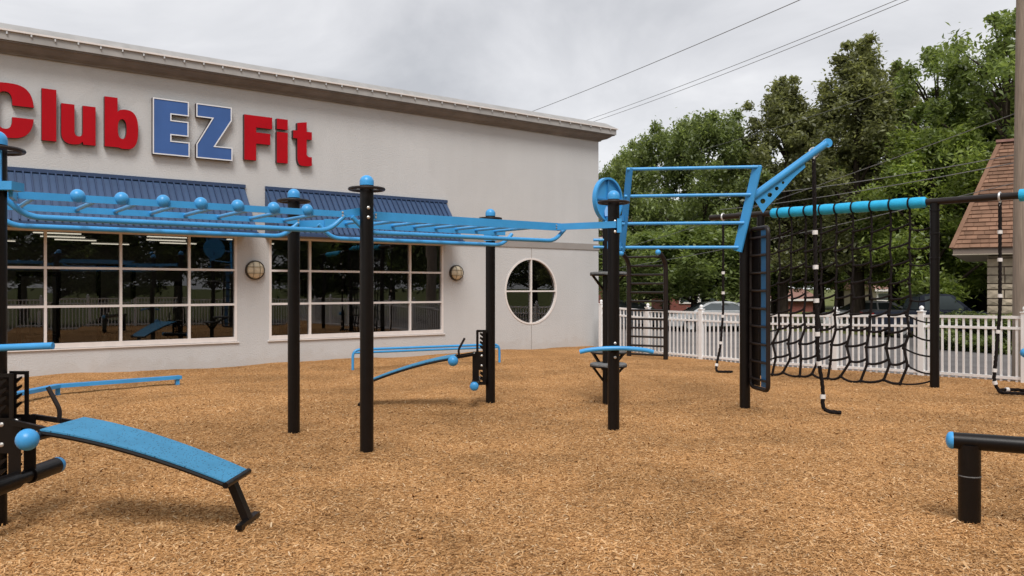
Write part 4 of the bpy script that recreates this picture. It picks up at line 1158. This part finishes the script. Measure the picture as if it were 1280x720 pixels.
tree_kind('tall', 5, 12.0, 2.9, 2.9, 110, 46000, 0.105, M['leaf_olive'], 'tall', clumpr=(0.10, 0.24), limbs=20)
tree_kind('airy', 12, 12.0, 4.0, 3.0, 70, 21000, 0.115, M['leaf_mid'], 'tall', clumpr=(0.07, 0.20), limbs=14)
tree_kind('bright', 21, 7.0, 3.2, 1.4, 76, 40000, 0.09, M['leaf_bright'], 'round', clumpr=(0.10, 0.23), limbs=14)
tree_kind('low', 31, 4.0, 2.3, 1.5, 56, 26000, 0.085, M['leaf_mid'], 'round', limbs=7)
tree_kind('bush', 41, 1.2, 0.75, 0.05, 22, 3800, 0.065, M['leaf_dark'], 'round', clumpr=(0.25, 0.4), limbs=5)
def tree(key, px, Y, ptop, wide, label, cat='tree', name='tree', group='trees beyond the parking lot', X=None, H=None):
    cm, tm = KIND[key]
    x = (px-640)/F*Y if X is None else X
    z0 = float(oz(x, Y)) - 0.02
    Hk = {'broad':10.0,'broad_mid':10.0,'tall':12.0,'airy':12.0,'bright':7.0,'low':4.0,'bush':1.2}[key]
    h = (EYE + (360-ptop)/F*Y - z0) if H is None else H
    sz = h/Hk; sx = sz*wide
    e_ = empty(name, (x, Y, z0), label, cat, group)
    ro = random.uniform(0, 6.28)
    for (nm, me_) in (('trunk', tm), ('crown', cm)):
        o = bpy.data.objects.new(nm, me_); COL.objects.link(o); o.parent = e_; o.scale = (sx, sx, sz); o.rotation_euler = (0,0,ro)
    return e_
T_ = [
 ('broad_mid', 778, 50, 196, 0.60, 'round topped green tree just clearing the building corner'),
 ('broad', 832, 47, 172, 0.78, 'dark green tree behind the round target disc'),
 ('broad', 882, 44, 152, 0.80, 'full dark tree rising above the pull-up bars'),
 ('broad_mid', 925, 46, 182, 0.72, 'lower green tree filling the gap over the pull-up bars'),
 ('tall', 978, 42, 108, 0.92, 'olive tree with a pointed crown over the slanted arm'),
 ('tall', 1072, 40, 66, 1.02, 'tallest olive tree behind the padded beam and net'),
 ('tall', 1024, 46, 150, 1.10, 'shaded olive tree between the two pointed crowns'),
 ('tall', 1118, 44, 98, 0.95, 'olive tree leaning on the tallest crown behind the net'),
 ('airy', 1168, 40, 62, 0.85, 'airy tree with open branches and gaps of sky'),
 ('airy', 1262, 36, 18, 0.95, 'high tree behind the wooden utility pole'),
 ('bright', 1168, 37, 172, 0.98, 'yellow green leafy tree beside the brown shingle roof'),
 ('bright', 1232, 40, 130, 1.0, 'yellow green tree looming over the shingle roof ridge'),
 ('low', 800, 42, 300, 1.25, 'low pale green ornamental tree behind the arched climber'),
 ('low', 868, 41, 292, 1.30, 'low spreading green tree above the silver sedan'),
 ('low', 925, 44, 286, 1.30, 'low bushy tree behind the hanging rope and fence'),
 ('broad', 968, 52, 215, 0.95, 'dark tree deep in shade behind the climbing board'),
 ('broad', 1050, 54, 200, 0.95, 'dark tree seen through the middle of the net'),
 ('broad', 1125, 56, 205, 0.9, 'dark tree seen through the net beside the steel post'),
 ('broad_mid', 1190, 50, 190, 0.85, 'green tree behind the pickup truck'),
 ('broad', 1215, 44, 225, 0.75, 'dark leafy tree crowding the stone house eave'),
]
for (k, px, Y, pt, w, lab) in T_: tree(k, px, Y, pt, w, lab)
# trees beyond the back fence, mirrored in the windows
for i, (q, off, hh, key) in enumerate([(-9,7,6.5,'low'),(-5,9,6.8,'broad_mid'),(-1,7,6.2,'low'),(3,9,7,'low'),(7,7.5,6.4,'broad'),(10.5,9,6.6,'low'),(14,7,6.2,'low'),(17.5,9,6.8,'broad'),(21,7.5,6.4,'low'),(25,9,6.6,'low'),(29,8,6.4,'low')]):
    p = fE - D*q - NR*off
    tree(key, 0, p.y, 0, 1.45 if key != 'low' else 1.15, 'dark tree behind the back fence, seen only mirrored in the windows', group='trees behind the back fence', X=p.x, H=hh)
for i, (a, b, hh, key) in enumerate([(24,-8.0,10,'broad'),(23,-15,11,'broad_mid'),(25,-21,10,'broad'),(22,-27,11,'tall'),(24,-33,11,'broad'),(27,-3,11,'broad'),(20,-38,11,'broad_mid')]):  # unseen trees added so the round window mirrors dark foliage instead of sky
    p = bl(a, b)
    tree(key, 0, p.y, 0, 1.35, 'unseen leafy tree past the stone house, added to darken the round window reflection', group='unseen trees added along the lot edge', X=p.x, H=hh)
for i, (px, Y, pt, w) in enumerate([(770,82,262,1.9),(835,86,255,1.9),(905,80,258,1.9),(975,84,250,1.9),(1050,82,255,1.9),(1120,84,250,1.9),(1190,80,255,1.9)]):
    tree('broad' if i % 2 else 'broad_mid', px, Y, pt, w, 'far tree closing the view behind the distant houses', group='far trees behind the houses')
# shrubs in front of the stone house
for i, (px, Y, h) in enumerate([(1178,27.2,1.05),(1198,26.6,1.15),(1218,26.2,1.1),(1240,25.6,1.0),(1262,25.0,1.1)]):
    lab = ['dark shrub beside the black steel post of the net','dark shrub in front of the pickup truck hood','dark shrub below the stone corner','dark shrub against the stone wall','dark shrub beside the utility pole'][i]
    tree('bush', px, Y, 0, 1.15, lab, 'shrub', 'shrub', 'shrubs before the stone house', H=h)

# ------------------------------------------------------------------ stone house
HX, HY = 14.0, 26.0
hs = empty('stone_house', (HX, HY, 0), 'stone house with steep brown shingle roof beside the utility pole', 'house', rz=R(-32))
wx0, wx1, wy0, wy1 = 0.95, 12.0, 0.6, 7.4
MB().box((wx0+0.05,wy0+0.05,-0.6),(wx1,wy1,2.69)).build('wall', M['mortar'], hs, local=True)
rw_ = random.Random(3)
def stones(a0, a1, f3):
    zb = -0.4
    while zb < 2.66:
        hh = rw_.uniform(0.19,0.29); zt = min(2.69, zb+hh); x = a0
        while x < a1-0.05:
            x2 = min(x+rw_.uniform(0.30,0.62), a1); pr_ = rw_.uniform(0.0,0.03); e_ = 0.018; m = MB()
            m.add([f3(x+e_,0.02-pr_,zb+e_),f3(x2-e_,0.02-pr_,zb+e_),f3(x2-e_,0.02-pr_,zt-e_),f3(x+e_,0.02-pr_,zt-e_),
                   f3(x+e_,0.06,zb+e_),f3(x2-e_,0.06,zb+e_),f3(x2-e_,0.06,zt-e_),f3(x+e_,0.06,zt-e_),
                   f3((x+x2)/2+rw_.uniform(-.05,.05),-0.012-pr_,(zb+zt)/2)],
                  [(0,1,8),(1,2,8),(2,3,8),(3,0,8),(0,4,5,1),(1,5,6,2),(2,6,7,3),(3,7,4,0)])
            m.build('stone', M['stone'], hs, local=True); x = x2
        zb += hh
stones(wx0, 5.2, lambda u, v, z: (u, wy0+v, z))
zE, zRg = 2.90, 6.75
ex0, ex1, ey0, ey1 = 0.0, 13.0, 0.0, 8.0
rx0, rx1, ryy = 1.25, 11.7, 4.0
MB().box((ex0+0.04,ey0+0.04,2.72),(ex1-0.04,ey1-0.04,2.898)).build('fascia', M['brownfascia'], hs, local=True)
MB().box((ex0+0.02,ey0+0.02,2.70),(ex1-0.02,ey1-0.02,2.718)).build('soffit', M['cream'], hs, local=True)
MB().add([(ex0,ey0,zE),(ex1,ey0,zE),(ex1,ey1,zE),(ex0,ey1,zE),(rx0,ryy,zRg),(rx1,ryy,zRg)], [(0,1,5,4),(1,2,5),(2,3,4,5),(3,0,4),(3,2,1,0)]).build('roof', M['shingle'], hs, local=True)
# shingle courses with real butt edges on the front and end slopes
shm = MB(); nC = 27; rs_ = random.Random(9)
def courses(P, n_, xl0, xl1, xr0, xr1):
    for c in range(nC):
        v0, v1 = c/nC, (c+1)/nC
        x = lerp(xl0, xl1, v0) - rs_.random()*0.2; xe = lerp(xr0, xr1, v1)
        while x < xe:
            x2 = x + rs_.uniform(0.24, 0.34); a = max(x, lerp(xl0, xl1, v1)); b = min(x2, xe)
            if b-a > 0.03:
                l0 = 0.040 + rs_.uniform(0,0.014); l1 = 0.012; g_ = 0.007
                A, B = P(a+g_, v0)+n_*l0, P(b-g_, v0)+n_*l0; C2, D2 = P(b-g_, v1)+n_*l1, P(a+g_, v1)+n_*l1
                shm.add([A,B,C2,D2,P(a+g_, v0)+n_*0.004,P(b-g_, v0)+n_*0.004], [(0,1,2,3),(4,5,1,0)])
            x = x2
courses(lambda u, v: Vector((u, lerp(ey0, ryy, v), lerp(zE, zRg, v))), Vector((0, -(zRg-zE), ryy-ey0)).normalized(), ex0, rx0, ex1, rx1)
courses(lambda u, v: Vector((lerp(ex0, rx0, v), u, lerp(zE, zRg, v))), Vector((-(zRg-zE), 0, rx0-ex0)).normalized(), ey0, ryy, ey1, ryy)
tag(shm.build('shingles', M['shingle'], hs, local=True), kind='stuff')
hp = MB(); hp.bar((ex0,ey0,zE+0.03), (rx0,ryy,zRg+0.04), 0.14, 0.03).build('hip_cap', M['shingle'], hs, local=True)
hp = MB(); hp.bar((rx0-0.12,ryy,zRg+0.06), (rx1,ryy,zRg+0.06), 0.30, 0.09)
hp.build('ridge_cap', M['roofpink'], hs, local=True)

# ------------------------------------------------------------------ far houses
def far_house(name, X0, X1, Y0, dep, h, roofh, wall, roof, wins, label, hip=False):
    z0 = -0.6
    e_ = empty(name, ((X0+X1)/2, Y0, 0), label, 'house', 'houses beyond the trees')
    MB().box((X0,Y0,z0),(X1,Y0+dep,h)).build('wall', wall, e_)
    o = 0.4; r = MB(); ins = dep*0.5 if hip else 0
    r.add([(X0-o,Y0-o,h),(X1+o,Y0-o,h),(X1+o,Y0+dep+o,h),(X0-o,Y0+dep+o,h),(X0-o+ins,Y0+dep/2,h+roofh),(X1+o-ins,Y0+dep/2,h+roofh)], [(0,1,5,4),(1,2,5),(2,3,4,5),(3,0,4),(3,2,1,0)])
    r.build('roof', roof, e_)
    MB().box((X0-o-0.05,Y0-o-0.05,h-0.18),(X1+o+0.05,Y0-o+0.06,h-0.002)).build('gutter', M['frame'], e_)
    for (x, z, w, hh) in wins:
        f = MB(); y = Y0-0.05
        f.box((x-w/2-0.12,y-0.04,z-0.12),(x+w/2+0.12,Y0-0.001,z)); f.box((x-w/2-0.12,y-0.04,z+hh),(x+w/2+0.12,Y0-0.001,z+hh+0.12))
        f.box((x-w/2-0.12,y-0.04,z),(x-w/2,Y0-0.001,z+hh)); f.box((x+w/2,y-0.04,z),(x+w/2+0.12,Y0-0.001,z+hh)); f.box((x-w/2,y-0.03,z+hh/2-0.04),(x+w/2,Y0-0.001,z+hh/2+0.04)); f.box((x-0.03,y-0.028,z),(x+0.03,Y0-0.001,z+hh/2-0.042))
        fo = f.build('window', M['frame'], e_)
        MB().box((x-w/2,y-0.005,z+0.001),(x+w/2,Y0-0.002,z+hh-0.001)).build('pane', M['carglass'], fo)
    return e_
def fx(px, Y): return (px-640)/F*Y
far_house('brick_house', fx(735,62), fx(796,62), 62, 9, 6.2, 1.3, M['brick'], M['roofpink'], [(fx(780,62),4.0,1.5,1.4),(fx(752,62),4.0,1.3,1.4),(fx(780,62),0.6,1.4,1.5)], 'two storey red brick house with white window past the building corner')
far_house('brick_house', fx(838,66), fx(905,66), 66, 9, 2.6, 1.6, M['brick'], M['roofpink'], [(fx(862,66),0.5,1.5,1.5),(fx(884,66),0.5,1.3,1.5)], 'low red brick house with white windows behind the silver sedan')
far_house('bungalow', fx(1098,68), fx(1180,68), 68, 9, 1.55, 1.5, M['cream'], M['roofpink'], [(fx(1107,68),0.0,1.3,1.2),(fx(1150,68),0.0,1.3,1.2)], 'cream bungalow with pinkish roof behind the pickup truck')
far_house('brick_house', fx(958,72), fx(1020,72), 72, 9, 0.7, 0.9, M['brick'], M['roofpink'], [(fx(970,72),-0.4,1.4,0.9)], 'distant brick house glimpsed through the net under dark trees')

# ------------------------------------------------------------------ vehicles
def car(loc, rz, paint, label, kind='sedan', name='parked_car'):
    c = empty(name, loc, label, {'sedan':'car','suv':'suv','pickup':'pickup truck'}[kind], 'vehicles parked in the lot', rz=rz)
    if kind == 'sedan':
        Lh, Wd = 2.35, 0.90
        low = [(-2.35,.55),(-2.30,.86),(-1.75,.98),(-1.0,1.0),(0.9,1.0),(1.15,.96),(2.0,.84),(2.28,.70),(2.35,.50)]
        cab = [(-1.75,.975),(-1.05,1.36),(-0.55,1.45),(0.15,1.45),(0.55,1.38),(1.30,.955)]
    elif kind == 'suv':
        Lh, Wd = 2.3, 0.94
        low = [(-2.30,.50),(-2.28,1.02),(-1.8,1.10),(0.8,1.10),(1.0,1.08),(2.0,1.0),(2.25,.80),(2.3,.50)]
        cab = [(-2.20,1.09),(-1.95,1.68),(-1.3,1.76),(0.0,1.76),(0.25,1.70),(1.05,1.075)]
    else:
        Lh, Wd = 2.75, 0.98
        low = [(-2.75,.60),(-2.74,1.12),(-0.8,1.14),(0.9,1.14),(1.1,1.13),(2.4,1.05),(2.7,.90),(2.75,.55)]
        cab = [(-0.95,1.13),(-0.80,1.72),(-0.55,1.84),(0.30,1.84),(0.55,1.78),(1.25,1.12)]
    b = MB(); vs = []
    z0 = 0.28
    for (x, z) in low:
        tap = 1 - 0.10*(abs(x)/Lh)**4
        w = Wd*tap; vs += [(x,-w*0.96,z0),(x,-w,lerp(z0,z,0.55)),(x,-w*0.97,z-0.05),(x,-w*0.86,z),(x,w*0.86,z),(x,w*0.97,z-0.05),(x,w,lerp(z0,z,0.55)),(x,w*0.96,z0)]
    n = len(low); fs = []
    for i in range(n-1):
        for k in range(8): k2 = (k+1) % 8; fs.append((i*8+k, i*8+k2, (i+1)*8+k2, (i+1)*8+k))
    fs += [tuple(range(7,-1,-1)), tuple(range((n-1)*8, n*8))]
    b.add(vs, fs, True)
    body = b.build('body', paint, c, local=True)
    def cabin(shr, zoff, nm, mat, par, y_in, x_in=0.0):
        m = MB(); vv = []; zb_ = cab[0][1]; zt_ = max(z for _, z in cab)
        for (x, z) in cab:
            w = lerp(Wd*0.86, Wd*0.66, (z-zb_)/(zt_-zb_)) - y_in; xm = sum(p[0] for p in cab)/len(cab)
            vv.append((lerp(x, xm, shr), -w, z+zoff)); vv.append((lerp(x, xm, shr), w, z+zoff))
        k = len(cab); ff = [(2*i, 2*i+1, 2*i+3, 2*i+2) for i in range(k-1)]
        ff += [tuple(2*i for i in range(k-1,-1,-1)), tuple(2*i+1 for i in range(k))]
        m.add(vv, ff); return m.build(nm, mat, par, local=True)
    cabin(0.0, 0.0, 'cabin', paint, c, 0.0)
    # side glass, windscreens
    zb_ = cab[0][1]; zt_ = max(z for _, z in cab)
    for s_ in (-1, 1):
        def sp_(x, z, o=0.006): 
            w = lerp(Wd*0.86, Wd*0.66, (z-zb_)/(zt_-zb_)); return (x, s_*(w+o), z)
        xa, xb = cab[0][0]+0.28, cab[-1][0]-0.22; zt2 = zt_-0.09
        xta, xtb = (cab[1][0]+cab[2][0])/2+0.05, (cab[-2][0]+cab[-3][0])/2
        xm = (xta+xtb)/2
        for (p_, q_, p2, q2) in ((xa, xm-0.04, xta, xm-0.04), (xm+0.04, xb, xm+0.04, xtb)):
            MB().add([sp_(p_,zb_+0.05),sp_(q_,zb_+0.05),sp_(q2,zt2),sp_(p2,zt2)], [(0,1,2,3)]).build('side_window', M['carglass'], c, local=True)
    for (i0, i1) in ((0,1),(-1,-2)):
        (x0_, z0_), (x1_, z1_) = cab[i0], cab[i1]
        sgn = -1 if i0 == 0 else 1
        w0_ = Wd*0.80; w1_ = lerp(Wd*0.86, Wd*0.66, (z1_-zb_)/(zt_-zb_))-0.06
        a_, b_ = 0.08, 0.94
        pa = (lerp(x0_,x1_,a_)+sgn*0.008, lerp(z0_,z1_,a_)+0.008); pb_ = (lerp(x0_,x1_,b_)+sgn*0.008, lerp(z0_,z1_,b_)+0.008)
        MB().add([(pa[0],-w0_,pa[1]),(pa[0],w0_,pa[1]),(pb_[0],w1_,pb_[1]),(pb_[0],-w1_,pb_[1])], [(0,1,2,3)]).build('windscreen', M['carglass'], c, local=True)
    for x in (-Lh*0.60, Lh*0.62):
        for s_ in (-1, 1):
            w = MB().lathe([(0.20,-0.11),(0.31,-0.11),(0.335,-0.07),(0.335,0.07),(0.31,0.11),(0.20,0.11)], (x, s_*(Wd-0.09), 0.335), 20, (0,1,0)).build('wheel', M['tyre'], c, local=True)
            MB().lathe([(0.001,0.06),(0.08,0.07),(0.20,0.10),(0.205,0.06),(0.205,-0.06),(0.001,-0.06)], (x, s_*(Wd-0.09), 0.335), 16, (0,s_,0)).build('rim', M['rim'], w, local=True)
    zl_ = low[2][1]-0.2
    for s_ in (-1, 1):
        MB().box((Lh-0.20, s_*Wd*0.62-0.16, 0.60), (Lh-0.005, s_*Wd*0.62+0.16, 0.72)).build('headlight', M['tape'], c, local=True)
        MB().box((-Lh-0.012, s_*Wd*0.70-0.12, zl_-0.08), (-Lh+0.12, s_*Wd*0.70+0.12, zl_+0.1)).build('tail_light', M['redlamp'], c, local=True)
        MB().box((cab[-1][0]-0.42, s_*(Wd+0.05)-0.09, zb_+0.02), (cab[-1][0]-0.30, s_*(Wd+0.05)+0.07, zb_+0.16)).build('mirror', paint, c, local=True)
    if kind == 'pickup':
        MB().box((-2.65,-Wd*0.74,1.10),(-1.05,Wd*0.74,1.146)).build('bed', M['tyre'], c, local=True)
    MB().box((-Lh-0.03,-Wd*0.88,0.36),(-Lh+0.10,Wd*0.88,0.50)).box((Lh-0.10,-Wd*0.88,0.36),(Lh+0.03,Wd*0.88,0.50)).build('bumper', M['tyre'] if kind != 'sedan' else paint, c, local=True)
    return c
def cz(px, Y): x = fx(px, Y); return (x, Y, float(oz(x, Y)))
car(cz(892,39.5), R(186), M['silver'], 'silver sedan parked beyond the fence under low green trees')
car(cz(786,42), R(2), M['greycar'], 'grey sedan half hidden by the building corner and arched climber')
car(cz(1166,35), R(-4), M['navycar'], 'dark navy pickup truck parked between the net post and stone house', 'pickup', 'pickup_truck')
car(cz(1208,41), R(4), M['greencar'], 'dark green suv parked behind the navy pickup truck', 'suv')
car(cz(1085,41), R(178), M['whitecar'], 'white sedan parked behind the rope net')
car(cz(1128,46), R(170), M['greycar'], 'grey sedan between the white sedan and navy pickup truck')

# lamp post in the lot
lp_ = cz(1087, 44)
la = empty('street_lamp', lp_, 'slim dark lamp post with lantern head seen through the net', 'street lamp')
MB().tube([(lp_[0],lp_[1],lp_[2]-0.2),(lp_[0],lp_[1],lp_[2]+2.3)], [0.06,0.045], 10).build('pole', M['brownblack'], la)
MB().lathe([(0.05,0),(0.12,0.06),(0.15,0.28),(0.001,0.281)], (lp_[0],lp_[1],lp_[2]+2.3), 10).build('lantern', M['lens'], la)
MB().lathe([(0.19,0.285),(0.10,0.38),(0.001,0.44)], (lp_[0],lp_[1],lp_[2]+2.3), 10).build('lamp_hood', M['brownblack'], la)

# ------------------------------------------------------------------ utility pole and overhead wires
PX, PY = 9.74, 15.5
up_ = empty('utility_pole', (PX, PY, -0.14), 'weathered brown wooden utility pole just beyond the white fence', 'utility pole')
MB().tube([(PX,PY,-0.5),(PX+0.01,PY,3),(PX+0.03,PY,6),(PX+0.05,PY,10.2)], [0.215,0.20,0.18,0.15], 18).build('pole', M['wood'], up_)
MB().bar((PX-0.75,PY-0.19,9.7),(PX+0.95,PY-0.19,9.7),0.10,0.12).build('crossarm', M['wood'], up_)
for x in (-0.6, 0.0, 0.75): MB().lathe([(0.03,0),(0.06,0.03),(0.035,0.06),(0.055,0.09),(0.02,0.13),(0.001,0.135)], (PX+x,PY-0.19,9.762), 10).build('insulator', M['rubber'], up_)
def wire(a, b, sag, r, label):
    a = Vector(a); b = Vector(b); n = 24
    pts = [a.lerp(b, i/n)-UP*sag*4*(i/n)*(1-i/n) for i in range(n+1)]
    o = MB().tube(pts, r, 5).build('overhead_wire', M['wire'])
    tag(o, label, 'wire', 'overhead wires')
wire(at(560,176,48), at(1180,-80,16), 0.25, 0.011, 'highest single wire crossing the open sky above the roof end')
wire(at(640,180,46), at(1260,-58,17), 0.25, 0.009, 'upper strand of the twin wires crossing the sky toward the building roof')
wire(at(640,183,46.4), at(1262,-53,17.2), 0.30, 0.009, 'lower strand of the twin wires crossing the sky toward the building roof')
wire(at(760,214,52), at(1130,106,30), 0.3, 0.009, 'pale wire passing just above the treetops behind the pull-up frame')
wire(at(905,246,30), at(1271,193,15.7), 0.12, 0.010, 'upper of two dark cables crossing the trees to the wooden pole')
wire(at(900,262,30), at(1271,203,15.7), 0.10, 0.010, 'lower of two dark cables crossing the trees to the wooden pole')
wire(at(700,330,40), at(1271,141,15.7), 0.25, 0.008, 'steep cable rising across the trees behind the slanted blue arm')
wire(at(690,345,40), at(1271,228,15.7), 0.25, 0.008, 'lowest cable running behind the padded beam and the net')
